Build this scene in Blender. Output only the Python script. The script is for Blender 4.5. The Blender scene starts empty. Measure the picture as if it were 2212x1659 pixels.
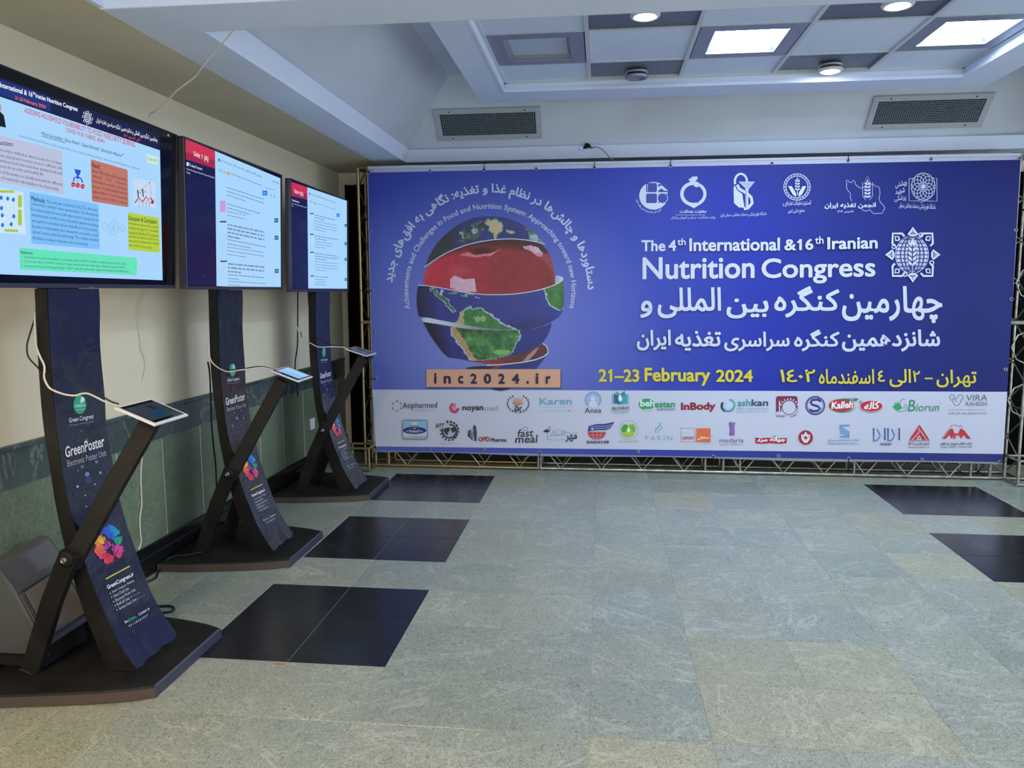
import bpy, math, random, unicodedata
import numpy as np
from mathutils import Vector, Matrix
from mathutils.geometry import tessellate_polygon
S = bpy.context.scene
COL = S.collection
PI = math.pi
# ---------------------------------------------------------------- camera, world, exposure
FPX = 1697.98
CAM = np.array([0.8292, -2.8491, 1.4616])
_p, _y, _r = -0.1188, -0.1136, -0.0041
def _rot():
    cy, sy = math.cos(_y), math.sin(_y)
    f0 = np.array([sy, cy, 0]); r0 = np.array([cy, -sy, 0]); u0 = np.array([0, 0, 1.0])
    f = math.cos(_p)*f0 + math.sin(_p)*u0; u = -math.sin(_p)*f0 + math.cos(_p)*u0
    rr = math.cos(_r)*r0 + math.sin(_r)*u; uu = -math.sin(_r)*r0 + math.cos(_r)*u
    return rr, uu, f
RR, UU, FF = _rot()
cd = bpy.data.cameras.new('camera'); cam = bpy.data.objects.new('camera', cd); COL.objects.link(cam)
cd.sensor_width = 36; cd.lens = FPX/2212*36; cd.clip_start = 0.05
m = Matrix.Identity(4)
for i in range(3):
    m[i][0] = RR[i]; m[i][1] = UU[i]; m[i][2] = -FF[i]; m[i][3] = CAM[i]
cam.matrix_world = m
S.camera = cam
S.view_settings.view_transform = 'Standard'; S.view_settings.look = 'None'
S.view_settings.gamma = 1; S.view_settings.use_curve_mapping = False
S.view_settings.exposure = 0.08
S.cycles.use_denoising = True
S.cycles.max_bounces = 7
w = bpy.data.worlds.new('world'); S.world = w; w.use_nodes = True
w.node_tree.nodes['Background'].inputs[0].default_value = (0.82, 0.91, 1.0, 1)
w.node_tree.nodes['Background'].inputs[1].default_value = 1.9   # even ambient fill, added; enters by the open near and right sides
COOL = (0.66, 0.82, 1.0); WARM = (1.0, 0.72, 0.42)
PANEL = 46.0; SPOT = 140.0; NEARFILL = 10.0; WARMPANEL = 170.0

# ---------------------------------------------------------------- measuring helpers (a pixel seen on a real plane)
def ray(px, py):
    return (px-1106)/FPX*RR - (py-829.5)/FPX*UU + FF
def at(px, py, ax, val):
    d = ray(px, py); return CAM + (val-CAM[ax])/d[ax]*d

# ---------------------------------------------------------------- materials
def lin(c):
    if isinstance(c, str):
        c = [int(c[i:i+2], 16)/255 for i in (0, 2, 4)]
    return [x/12.92 if x <= .04045 else ((x+.055)/1.055)**2.4 for x in c]
MATS = {}
def mat(name, col, rough=.5, metal=0, emit=0, spec=.5, coat=0):
    k = (name, str(col), rough, metal, emit)
    if k in MATS: return MATS[k]
    m = bpy.data.materials.new(name); m.use_nodes = True
    b = m.node_tree.nodes['Principled BSDF']; c = (*lin(col), 1)
    b.inputs['Base Color'].default_value = c
    b.inputs['Roughness'].default_value = rough; b.inputs['Metallic'].default_value = metal
    b.inputs['Specular IOR Level'].default_value = spec
    if coat:
        b.inputs['Coat Weight'].default_value = coat; b.inputs['Coat Roughness'].default_value = .08
    if emit:
        b.inputs['Emission Color'].default_value = c; b.inputs['Emission Strength'].default_value = emit
    MATS[k] = m; return m
class N:
    def __init__(s, m): s.m = m; s.t = m.node_tree; s.b = s.t.nodes['Principled BSDF']
    def n(s, t, **kw):
        o = s.t.nodes.new('ShaderNode'+t)
        for k, v in kw.items():
            if k in o.inputs: o.inputs[k].default_value = v
            else: setattr(o, k, v)
        return o
    def l(s, a, b): s.t.links.new(a, b)
    def coord(s, scale=(1, 1, 1), rnd=0):
        tc = s.n('TexCoord'); mp = s.n('Mapping'); mp.inputs['Scale'].default_value = scale
        s.l(tc.outputs['Object'], mp.inputs[0])
        if rnd:
            oi = s.n('ObjectInfo'); mu = s.n('VectorMath', operation='SCALE'); mu.inputs[0].default_value = (37, 91, 53)
            s.l(oi.outputs['Random'], mu.inputs['Scale']); s.l(mu.outputs[0], mp.inputs['Location'])
        return mp.outputs[0]
    def noise(s, vec, scale, detail=4, rough=.5, dist=0):
        o = s.n('TexNoise'); o.inputs['Scale'].default_value = scale; o.inputs['Detail'].default_value = detail
        o.inputs['Roughness'].default_value = rough; o.inputs['Distortion'].default_value = dist
        s.l(vec, o.inputs['Vector']); return o.outputs['Fac']
    def ramp(s, fac, stops):
        o = s.n('ValToRGB'); e = o.color_ramp.elements
        while len(e) < len(stops): e.new(.5)
        for q, (p, c) in zip(e, stops):
            q.position = p; q.color = (*lin(c), 1) if not isinstance(c, (int, float)) else (c, c, c, 1)
        s.l(fac, o.inputs[0]); return o.outputs[0]
    def mix(s, fac, a, b, mode='MIX'):
        o = s.n('Mix', data_type='RGBA', blend_type=mode)
        for i, v in ((0, fac), (6, a), (7, b)):
            if hasattr(v, 'links'): s.l(v, o.inputs[i])
            elif isinstance(v, (int, float)): o.inputs[i].default_value = v
            else: o.inputs[i].default_value = (*lin(v), 1)
        return o.outputs[2]
    def base(s, v): s.l(v, s.b.inputs['Base Color'])
    def bump(s, h, st=.3, d=.002):
        o = s.n('Bump'); o.inputs['Strength'].default_value = st; o.inputs['Distance'].default_value = d
        s.l(h, o.inputs['Height']); s.l(o.outputs[0], s.b.inputs['Normal'])
def plaster(name, c1, c2, rough=.75):
    m = mat(name, c1, rough, spec=.3); n = N(m); v = n.coord()
    f = n.noise(v, 1.6, 3); n.base(n.ramp(f, [(.3, c1), (.72, c2)]))
    n.bump(n.noise(v, 140, 2), .12, .001); return m
def stone(name, c1, c2, vein, dark, rough=.3, rnd=1, veinw=.012, worms=1, tone=.12):
    m = mat(name, c1, rough); n = N(m); v = n.coord(rnd=rnd)
    f = n.noise(v, 3.2, 6, .6, .6); col = n.ramp(f, [(.3, c1), (.7, c2)])
    if worms:
        w1 = n.noise(v, 74, 3, .6, 2.2); d = n.ramp(w1, [(.30, .8), (.42, .55), (.475, .06), (.53, .0)])
        col = n.mix(d, col, dark)
        w2 = n.noise(v, 66, 3, .6, 2.6); l = n.ramp(w2, [(.54, 0), (.62, .35), (.70, .6)])
        col = n.mix(l, col, vein)
    w3 = n.noise(v, 1.7, 8, .62, 1.2)
    l3 = n.ramp(w3, [(.5-veinw*1.2, 0), (.5, .38 if worms else .6), (.5+veinw*.8, 0)]); col = n.mix(l3, col, vein)
    if rnd:
        oi = n.n('ObjectInfo'); hv = n.n('HueSaturation'); mr = n.n('MapRange')
        mr.inputs['To Min'].default_value = 1-tone; mr.inputs['To Max'].default_value = 1+tone
        n.l(oi.outputs['Random'], mr.inputs[0]); n.l(mr.outputs[0], hv.inputs['Value']); n.l(col, hv.inputs['Color'])
        col = hv.outputs[0]
    n.base(col)
    rr = n.noise(v, 9, 3); mr2 = n.n('MapRange'); mr2.inputs['To Min'].default_value = rough-.06; mr2.inputs['To Max'].default_value = rough+.1
    n.l(rr, mr2.inputs[0]); n.l(mr2.outputs[0], n.b.inputs['Roughness'])
    return m
M_BEIGE = plaster('beige_wall_paint', 'ebe1c6', 'e2d8bc')
M_SOFF = plaster('beige_soffit_paint', 'd2ccb8', 'c8c2ac')
M_WHITE = plaster('white_ceiling_paint', 'dfe9fd', 'd6e2f9')
M_COVE = plaster('cove_paint', 'd2dae4', 'c6cdd6')
M_GREEN = [stone('grey_green_floor_stone', '979c90', '898f83', 'c6cabf', '4c564d', tone=.05),
           stone('yellowish_floor_stone', '9d9d89', '91937f', 'cac9b6', '565949', tone=.05),
           stone('blue_green_floor_stone', '919990', '838b82', 'c0c7be', '4a544c', tone=.05)]
M_BLK = stone('black_floor_stone', '181a1f', '202228', '3a3c44', '101216', rough=.22, veinw=.003, worms=0, tone=.06)
M_PAN = stone('green_wall_stone', '78866f', '64735e', '9aa58f', '47543f', rough=.3, veinw=.008, tone=.14)
M_BAND = stone('dark_green_marble', '4c5a58', '384644', '8d9a95', '1c2725', rough=.25, veinw=.012, worms=0, tone=.15)
M_SKIRT = stone('black_skirting_stone', '1b1d1e', '131516', '3f4444', '0b0c0c', rough=.2, veinw=.004, worms=0)
M_GROUT = mat('pale_grout', '9aa095', .9)
M_SLAB = mat('floor_mortar', '7c8378', .95)
M_JOINT = mat('cream_joint_filler', 'c9c8ae', .8)
def blackpaint():
    m = mat('worn_black_paint', '17161a', .6, spec=.3); n = N(m); v = n.coord()
    f = n.noise(v, 5, 6, .65, .8)
    c = n.ramp(f, [(.35, '0b0b0b'), (.62, '151312'), (.8, '241f1b')])
    s = n.noise(v, 26, 5, .7, 2.5); k = n.ramp(s, [(.70, 0), (.76, .45)])
    du = n.ramp(n.noise(v, 2.3, 5, .6, 1.0), [(.45, 0), (.75, .5)]); c = n.mix(du, c, '37332f'); n.base(n.mix(k, c, '77736f')); n.bump(f, .2, .003); return m
M_BP = blackpaint()
M_SLATE = mat('scuffed_slate_edge', '383c4a', .5)
M_BEDGE = mat('bare_brown_board_edge', '4a3f38', .7)
M_VINYL = mat('navy_vinyl_print', '1a1d38', .22, coat=.3)
n = N(M_VINYL); v = n.coord(); f = n.noise(v, 4, 3, .5, 1.5)
n.base(n.ramp(f, [(.3, '101325'), (.7, '1b1f32')])); n.bump(n.noise(v, 6, 3, .5, 1.4), .6, .014)
M_STEEL = mat('galvanised_steel', 'a9a79d', .38, .9)
n = N(M_STEEL); v = n.coord(); f = n.noise(v, 14, 4); n.base(n.ramp(f, [(.35, '8b877a'), (.65, 'bab8b0')]))
M_CLOTH = mat('black_cloth', '07080a', .95, spec=.1)
M_TVB = mat('glossy_black_plastic', '0c0d11', .2)
M_TVF = mat('dark_metal_bezel', '2b2b33', .3, .6)
M_ALU = mat('brushed_aluminium', 'a9aeb6', .35, .75)
M_METP = mat('grey_metal_ceiling_plate', '7d838f', .45, .35)
M_LREC = mat('grey_light_housing', '969cab', .4, .3)
M_WPL = mat('white_plastic', 'dcdcd8', .35)
M_CABW = mat('white_cable', 'cfcabd', .5)
M_CABB = mat('black_cable', '0b0b0c', .5)
M_ACOU = plaster('acoustic_tile', 'd9e5f8', 'd0dcf1', .9)
n = N(M_ACOU); v = n.coord(); sp = n.noise(v, 95, 2, .5, .5); k = n.ramp(sp, [(.70, 0), (.76, .55)])
cc = n.b.inputs['Base Color'].links[0].from_socket; n.base(n.mix(k, cc, '80858a'))
M_TBAR = mat('white_grid_bar', 'ccd1d6', .5)
M_DARK = mat('dark_void', '0a0c0f', .9)
M_BIN = mat('silver_grey_plastic', '66686a', .32, .45)
M_BINP = mat('matt_grey_panel', '6c6a66', .5)
M_BINBASE = mat('matt_black', '0d0d0d', .8)

# ---------------------------------------------------------------- mesh helpers
def link(o, parent=None, **kw):
    COL.objects.link(o)
    if parent is not None: o.parent = parent
    for k, v in kw.items(): o[k] = v
    return o
def origin(p):
    o = np.zeros(3)
    while p is not None:
        o = o + np.array(p.location); p = p.parent
    return o
class MB:
    """collects shapes given in world coordinates; build() makes one mesh object"""
    def __init__(s): s.v = []; s.f = []; s.mi = []; s.sm = []
    def add(s, vs, fs, mi=0, sm=False):
        b = len(s.v); s.v += [tuple(map(float, q)) for q in vs]
        for f in fs: s.f.append([b+i for i in f]); s.mi.append(mi); s.sm.append(sm)
        return s
    def box(s, lo, hi, mi=0):
        x0, y0, z0 = lo; x1, y1, z1 = hi
        return s.add([(x0, y0, z0), (x1, y0, z0), (x1, y1, z0), (x0, y1, z0), (x0, y0, z1), (x1, y0, z1), (x1, y1, z1), (x0, y1, z1)],
                     [(0, 3, 2, 1), (4, 5, 6, 7), (0, 1, 5, 4), (1, 2, 6, 5), (2, 3, 7, 6), (3, 0, 4, 7)], mi)
    def obox(s, c, ex, ey, ez, mi=0):
        c, ex, ey, ez = map(np.array, (c, ex, ey, ez)); vs = []
        for k in (-1, 1):
            for i, j in ((-1, -1), (1, -1), (1, 1), (-1, 1)): vs.append(c+ex*i+ey*j+ez*k)
        return s.add(vs, [(0, 3, 2, 1), (4, 5, 6, 7), (0, 1, 5, 4), (1, 2, 6, 5), (2, 3, 7, 6), (3, 0, 4, 7)], mi)
    def tile(s, x0, y0, x1, y1, z0, z1, c=.0015, mi=0):
        """flat stone piece with a small chamfer round the top"""
        vs = [(x0, y0, z0), (x1, y0, z0), (x1, y1, z0), (x0, y1, z0), (x0, y0, z1-c), (x1, y0, z1-c), (x1, y1, z1-c), (x0, y1, z1-c),
              (x0+c, y0+c, z1), (x1-c, y0+c, z1), (x1-c, y1-c, z1), (x0+c, y1-c, z1)]
        return s.add(vs, [(0, 1, 5, 4), (1, 2, 6, 5), (2, 3, 7, 6), (3, 0, 4, 7), (4, 5, 9, 8), (5, 6, 10, 9), (6, 7, 11, 10), (7, 4, 8, 11), (8, 9, 10, 11)], mi)
    def tube(s, pts, r, n=8, mi=0, caps=True):
        pts = [np.array(p, float) for p in pts]; k = len(pts); vs = []; up = None
        for i, p in enumerate(pts):
            d = pts[min(i+1, k-1)] - pts[max(i-1, 0)]; d = d/np.linalg.norm(d)
            if up is None:
                up = np.array([0, 0, 1.]) if abs(d[2]) < .9 else np.array([1., 0, 0])
            a = np.cross(d, up); a /= np.linalg.norm(a); b = np.cross(a, d); up = b
            rr = r[i] if hasattr(r, '__len__') else r
            for j in range(n):
                t = 2*PI*j/n; vs.append(p + rr*(math.cos(t)*a + math.sin(t)*b))
        fs = [(i*n+j, i*n+(j+1) % n, (i+1)*n+(j+1) % n, (i+1)*n+j) for i in range(k-1) for j in range(n)]
        s.add(vs, fs, mi, True)
        if caps: s.add(vs[:n], [tuple(range(n))[::-1]], mi); s.add(vs[-n:], [tuple(range(n))], mi)
        return s
    def prism(s, prof, a0, a1, axis=1, mi=0, sm=False):
        """closed 2D profile extruded along an axis; profile = the two other coordinates in order"""
        def P(q, a):
            q = list(q); q.insert(axis, a); return q
        k = len(prof); vs = [P(q, a0) for q in prof] + [P(q, a1) for q in prof]
        fs = [(i, (i+1) % k, k+(i+1) % k, k+i) for i in range(k)]
        s.add(vs, fs, mi, sm)
        tr = tessellate_polygon([[Vector((*q, 0)) for q in prof]])
        s.add(vs[:k], [tuple(t) for t in tr], mi); s.add(vs[k:], [tuple(t) for t in tr], mi); return s
    def lathe(s, c, prof, n=24, mi=0, axis=2, sm=True):
        vs = []
        for r, h in prof:
            for j in range(n):
                t = 2*PI*j/n; p = [r*math.cos(t), r*math.sin(t)]; p.insert(axis, h); vs.append(np.array(c)+p)
        k = len(prof)
        return s.add(vs, [(i*n+j, i*n+(j+1) % n, (i+1)*n+(j+1) % n, (i+1)*n+j) for i in range(k-1) for j in range(n)], mi, sm)
    def build(s, name, mats, parent=None, bevel=0, loc=None, **kw):
        me = bpy.data.meshes.new(name)
        o0 = origin(parent) if loc is None else np.array(loc, float)
        vs = [(a-o0[0], b-o0[1], c-o0[2]) for a, b, c in s.v]
        me.from_pydata(vs, [], s.f)
        if not isinstance(mats, (list, tuple)): mats = [mats]
        for q in mats: me.materials.append(q)
        me.polygons.foreach_set('material_index', s.mi); me.polygons.foreach_set('use_smooth', s.sm); me.update()
        o = bpy.data.objects.new(name, me)
        if loc is not None: o.location = Vector(o0 - origin(parent))
        link(o, parent, **kw)
        if bevel:
            b = o.modifiers.new('bevel', 'BEVEL'); b.width = bevel; b.segments = 2; b.limit_method = 'ANGLE'; b.angle_limit = .6
        return o
def thing(name, label, cat, loc, group=None):
    o = bpy.data.objects.new(name, None); o.location = Vector([float(q) for q in loc]); o.empty_display_size = .1
    link(o, None, label=label, category=cat)
    if group: o['group'] = group
    return o
def tag(o, label, cat, group=None):
    o['label'] = label; o['category'] = cat
    if group: o['group'] = group
    return o
def smooth(pts, k=4):
    """Catmull-Rom through the points"""
    P = [np.array(p, float) for p in pts]; P = [2*P[0]-P[1]] + P + [2*P[-1]-P[-2]]; out = []
    for i in range(1, len(P)-2):
        for j in range(k):
            t = j/k; a, b, c, d = P[i-1:i+3]
            out.append(.5*((2*b) + (-a+c)*t + (2*a-5*b+4*c-d)*t*t + (-a+3*b-3*c+d)*t**3))
    return out + [P[-2]]

# ---------------------------------------------------------------- flat print: lettering and marks on real surfaces
TAB = {}
for c in list(range(0xFB50, 0xFC00)) + list(range(0xFE80, 0xFEF5)):
    d = unicodedata.decomposition(chr(c)).split()
    if len(d) == 2: TAB.setdefault(chr(int(d[1], 16)), {}).setdefault(d[0], chr(c))
NOJOIN = set('اآأإدذرزژوؤةء')
def shape_fa(s):
    s = s.replace('ي', 'ی').replace('ك', 'ک'); out = []
    def letter(ch): return ch in TAB
    for i, ch in enumerate(s):
        if ch == '\u200c': continue
        if not letter(ch): out.append(ch); continue
        p = s[i-1] if i else ' '; q = s[i+1] if i+1 < len(s) else ' '
        jp = letter(p) and p not in NOJOIN; jn = letter(q) and ch not in NOJOIN and q != 'ء'
        f = TAB[ch]
        k = '<medial>' if jp and jn and '<medial>' in f else '<final>' if jp and '<final>' in f else '<initial>' if jn and '<initial>' in f else '<isolated>'
        out.append(f.get(k, ch))
    out = out[::-1]; r = []; run = []      # digits stay left to right
    for ch in out:
        if ch.isdigit(): run.append(ch)
        else: r += run[::-1]; run = []; r.append({'(': ')', ')': '('}.get(ch, ch))
    return ''.join(r + run[::-1])
GC = {}
def glyphs(s, bold, res, sp=1.0):
    k = (s, bold, res, sp)
    if k in GC: return GC[k]
    cu = bpy.data.curves.new('t', 'FONT'); cu.body = s; cu.resolution_u = res; cu.offset = bold; cu.space_character = sp
    o = bpy.data.objects.new('t', cu); COL.objects.link(o); bpy.context.view_layer.update()
    me = bpy.data.meshes.new_from_object(o.evaluated_get(bpy.context.evaluated_depsgraph_get()))
    v = np.empty(len(me.vertices)*3, 'f'); me.vertices.foreach_get('co', v); v = v.reshape(-1, 3)[:, :2].copy()
    f = [list(p.vertices) for p in me.polygons]; area = sum(p.area for p in me.polygons)
    bpy.data.objects.remove(o); bpy.data.curves.remove(cu); bpy.data.meshes.remove(me)
    GC[k] = (v, f); AR[k] = area; return v, f
AR = {}
def glyphs_fa(s, res, sp=1.0):
    """the curve filler drops a contour now and then: try a few outline offsets, keep the fullest fill"""
    best = None
    for dr in (0, 1):
        for off in (.010, .013, .007):
            r = res+dr; v, f = glyphs(s, off, r, sp)
            if len(v) == 0: return v, f
            e = {}
            for q in f:
                for i in range(len(q)):
                    a, b = q[i], q[(i+1) % len(q)]; e[(min(a, b), max(a, b))] = e.get((min(a, b), max(a, b)), 0)+1
            per = sum(float(np.hypot(*(v[a]-v[b]))) for (a, b), c in e.items() if c == 1)
            sc = AR[(s, off, r, sp)]-per*off
            if best is None or sc > best[0]*1.02: best = (sc, v, f)
    return best[1], best[2]
def circ(cx, cy, rx, ry=None, a0=0, a1=360, n=28):
    ry = rx if ry is None else ry
    return [(cx+rx*math.cos(math.radians(a0+(a1-a0)*i/n)), cy-ry*math.sin(math.radians(a0+(a1-a0)*i/n))) for i in range(n if a1-a0 >= 360 else n+1)]
class Ink:
    """flat coloured print; drawing coordinates are read off the picture, then laid on the surface by mapf"""
    def __init__(s, mapf, fam='ink', step=.0003, lift=.001, rough=.5, emit=0):
        s.mapf = mapf; s.v = []; s.f = []; s.mi = []; s.m = []; s.o = (0, 0, 1); s.step = step; s.L = lift; s.fam = fam; s.rough = rough; s.emit = emit
    def z(s, ox, oy, k): s.o = (ox, oy, k); return s
    def mt(s, col):
        m = mat(s.fam+'_'+col, col, s.rough, 0, s.emit)
        if m not in s.m: s.m.append(m)
        return s.m.index(m)
    def put(s, pts, faces, col):
        b = len(s.v); ox, oy, k = s.o
        for x, y in pts: s.v.append(tuple(map(float, s.mapf(ox+x/k, oy+y/k, s.L))))
        i = s.mt(col)
        for f in faces: s.f.append([b+j for j in f]); s.mi.append(i)
        s.L += s.step; return s
    def patch(s, col, q, nx=16, ny=4):   # a large flat field, divided so that it follows the surface
        tl, tr_, br, bl_ = [np.array(p, float) for p in q]; P = []
        for j in range(ny+1):
            for i in range(nx+1):
                u, v = i/nx, j/ny; P.append(tuple((tl*(1-u)+tr_*u)*(1-v)+(bl_*(1-u)+br*u)*v))
        return s.put(P, [(j*(nx+1)+i, j*(nx+1)+i+1, (j+1)*(nx+1)+i+1, (j+1)*(nx+1)+i) for j in range(ny) for i in range(nx)], col)
    def poly(s, col, pts):
        tr = tessellate_polygon([[Vector((x, y, 0)) for x, y in pts]]); return s.put(pts, [tuple(t) for t in tr], col)
    def rect(s, col, x0, y0, x1, y1, r=0):
        if r:
            p = circ(x1-r, y0+r, r, a0=0, a1=90, n=5)+circ(x0+r, y0+r, r, a0=90, a1=180, n=5)+circ(x0+r, y1-r, r, a0=180, a1=270, n=5)+circ(x1-r, y1-r, r, a0=270, a1=359.9, n=5)
            return s.poly(col, p)
        return s.put([(x0, y0), (x1, y0), (x1, y1), (x0, y1)], [(0, 1, 2, 3)], col)
    def disc(s, col, cx, cy, rx, ry=None, n=28): return s.poly(col, circ(cx, cy, rx, ry, n=n))
    def line(s, col, pts, w, closed=False):
        P = [np.array(p, float) for p in pts]; k = len(P); L = []; R = []
        ww = w if hasattr(w, '__len__') else [w]*k
        for i in range(k):
            a = P[(i-1) % k] if closed or i else P[0]; b = P[(i+1) % k] if closed or i < k-1 else P[-1]
            d = b-a; d = d/(np.linalg.norm(d)+1e-9); nn = np.array([-d[1], d[0]])*ww[i]/2; L.append(P[i]+nn); R.append(P[i]-nn)
        fs = [(i, (i+1) % k, k+(i+1) % k, k+i) for i in range(k if closed else k-1)]
        return s.put(L+R, fs, col)
    def ring(s, col, cx, cy, r, w, ry=None, a0=0, a1=360, n=32):
        return s.line(col, circ(cx, cy, r, ry, a0, a1, n), w, a1-a0 >= 360)
    def T(s, t, x0, y0, x1, y1, h, col, bold=0, shear=0, res=2, fa=False, sp=1.0):
        """ink box of the text: bottom-left (x0,y0), bottom-right (x1,y1), height h, shear = sideways shift at the top"""
        v, f = glyphs_fa(shape_fa(t), res, sp) if fa else glyphs(t, 0, res, sp)
        if len(v) == 0: return s
        a = v.min(0); b = v.max(0); u = (v-a)/np.maximum(b-a, 1e-6); L = s.L
        bold = max(0, bold-.008) if fa else bold
        rx, ry = s.weight(bold, a, b, abs(x1-x0), h); x0 += rx; x1 -= rx; y0 -= ry; y1 -= ry; h -= 2*ry
        X = x0+(x1-x0)*u[:, 0]+shear*u[:, 1]; Y = y0+(y1-y0)*u[:, 0]-h*u[:, 1]
        for i, (cx, cy) in enumerate(s.spots(bold)): s.L = L+i*s.step*.3; s.put(list(zip(X+rx*cx, Y+ry*cy)), f, col)
        return s
    def weight(s, bold, a, b, w_, h):   # heavier type = the same print repeated a stroke-width aside
        if bold < .008: return 0, 0
        return bold*w_/max(b[0]-a[0]+2*bold, 1e-3), bold*h/max(b[1]-a[1]+2*bold, 1e-3)
    def spots(s, bold):
        if bold < .008: return [(0, 0)]
        n_ = 8 if bold >= .018 else 4
        return [(math.cos(2*PI*(i+.5)/n_), math.sin(2*PI*(i+.5)/n_)) for i in range(n_)]
    def arc(s, t, cx, cy, r, h, a0, a1, col, bold=0, fa=False, res=2, sp=1.0, ry=None):
        """text bent on a circle: base radius r, radial height h, from angle a0 (text left) to a1"""
        v, f = glyphs_fa(shape_fa(t), res, sp) if fa else glyphs(t, 0, res, sp); a = v.min(0); b = v.max(0); u = (v-a)/(b-a); ry = ry or r
        th = np.radians(a0+(a1-a0)*u[:, 0]); rr = h*u[:, 1]; k = bold*h/(b[1]-a[1]); L = s.L
        X = cx+(r+rr)*np.cos(th); Y = cy-(ry+rr)*np.sin(th)
        for i, (dx, dy) in enumerate(s.spots(bold)): s.L = L+i*s.step*.3; s.put(list(zip(X+k*dx, Y+k*dy)), f, col)
        return s
    def para(s, col, x0, y0, x1, y1, n, h, seed=0, last=.6, dy=0):
        """lines of tiny unreadable print as broken strokes"""
        rg = random.Random(seed)
        for i in range(n):
            y = y0+(y1-y0)*i/max(1, n-1); xe = x1 if i < n-1 else x0+(x1-x0)*last; x = x0; Q = []; F = []
            while x < xe:
                wd = rg.uniform(1.2, 4)*h; e = min(x+wd, xe); k = len(Q); s0 = dy*(x-x0)/(x1-x0); s1 = dy*(e-x0)/(x1-x0)
                Q += [(x, y+s0), (e, y+s1), (e, y+h+s1), (x, y+h+s0)]; F.append((k, k+1, k+2, k+3)); x = e+h*.6
            L = s.L; s.put(Q, F, col); s.L = L
        s.L += s.step; return s
    def build(s, name, parent, **kw):
        me = bpy.data.meshes.new(name); o0 = origin(parent)
        me.from_pydata([(a-o0[0], b-o0[1], c-o0[2]) for a, b, c in s.v], [], s.f)
        for q in s.m: me.materials.append(q)
        me.polygons.foreach_set('material_index', s.mi); me.update()
        return link(bpy.data.objects.new(name, me), parent, **kw)
def colour_grid(name, parent, mapf, x0, y0, x1, y1, st, fn, mtl, lift=.002):
    """printed picture: a fine flat grid whose vertex colours come from fn(X, Y) -> rgb (0-255), inside mask"""
    X, Y = np.meshgrid(np.arange(x0, x1, st), np.arange(y0, y1, st)); rgb, msk = fn(X, Y); h, w_ = X.shape
    q = msk[:-1, :-1] & msk[1:, :-1] & msk[:-1, 1:] & msk[1:, 1:]
    idx = np.arange(h*w_).reshape(h, w_); F = np.stack([idx[:-1, :-1][q], idx[:-1, 1:][q], idx[1:, 1:][q], idx[1:, :-1][q]], 1)
    used, inv = np.unique(F, return_inverse=True); F = inv.reshape(F.shape)
    xs = X.ravel()[used]; ys = Y.ravel()[used]
    # planar surface: the mapping is solved exactly at every vertex
    o0 = origin(parent); V = np.array([mapf(a, b, lift) for a, b in zip(xs, ys)]) - o0
    me = bpy.data.meshes.new(name); me.vertices.add(len(V)); me.vertices.foreach_set('co', V.astype('f').ravel())
    me.loops.add(F.size); me.loops.foreach_set('vertex_index', F.astype('i').ravel())
    me.polygons.add(len(F)); me.polygons.foreach_set('loop_start', np.arange(0, F.size, 4, dtype='i'))
    me.update(calc_edges=True)
    c = rgb.reshape(-1, 3)[used]/255.; c = np.where(c <= .04045, c/12.92, ((c+.055)/1.055)**2.4)
    ca = me.color_attributes.new('print', 'FLOAT_COLOR', 'POINT')
    ca.data.foreach_set('color', np.hstack([c, np.ones((len(c), 1))]).astype('f').ravel())
    me.materials.append(mtl); me.validate()
    return link(bpy.data.objects.new(name, me), parent)
def print_mat(name, rough=.5, emit=0):
    m = mat(name, 'ffffff', rough); n = N(m); a = n.n('Attribute', attribute_name='print'); n.base(a.outputs['Color'])
    if emit: n.l(a.outputs['Color'], n.b.inputs['Emission Color']); n.b.inputs['Emission Strength'].default_value = emit
    return m
def inpoly(X, Y, P):
    r = np.zeros(X.shape, bool); k = len(P)
    for i in range(k):
        (xa, ya), (xb, yb) = P[i], P[(i+1) % k]
        if ya == yb: continue
        c = ((ya > Y) != (yb > Y)) & (X < (xb-xa)*(Y-ya)/(yb-ya)+xa); r ^= c
    return r
def vnoise(X, Y, s, seed=0):
    x = X/s+seed*17.3; y = Y/s+seed*7.1; xi = np.floor(x); yi = np.floor(y); fx = x-xi; fy = y-yi; fx = fx*fx*(3-2*fx); fy = fy*fy*(3-2*fy)
    def hsh(a, b): t = np.sin(a*127.1+b*311.7+seed)*43758.5453; return t-np.floor(t)
    return (hsh(xi, yi)*(1-fx)+hsh(xi+1, yi)*fx)*(1-fy)+(hsh(xi, yi+1)*(1-fx)+hsh(xi+1, yi+1)*fx)*fy
# ================================================================ the room
XL, YB, ZC = -1.506, 4.09, 2.5
XR, YN = 6.0, -7.0
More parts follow.
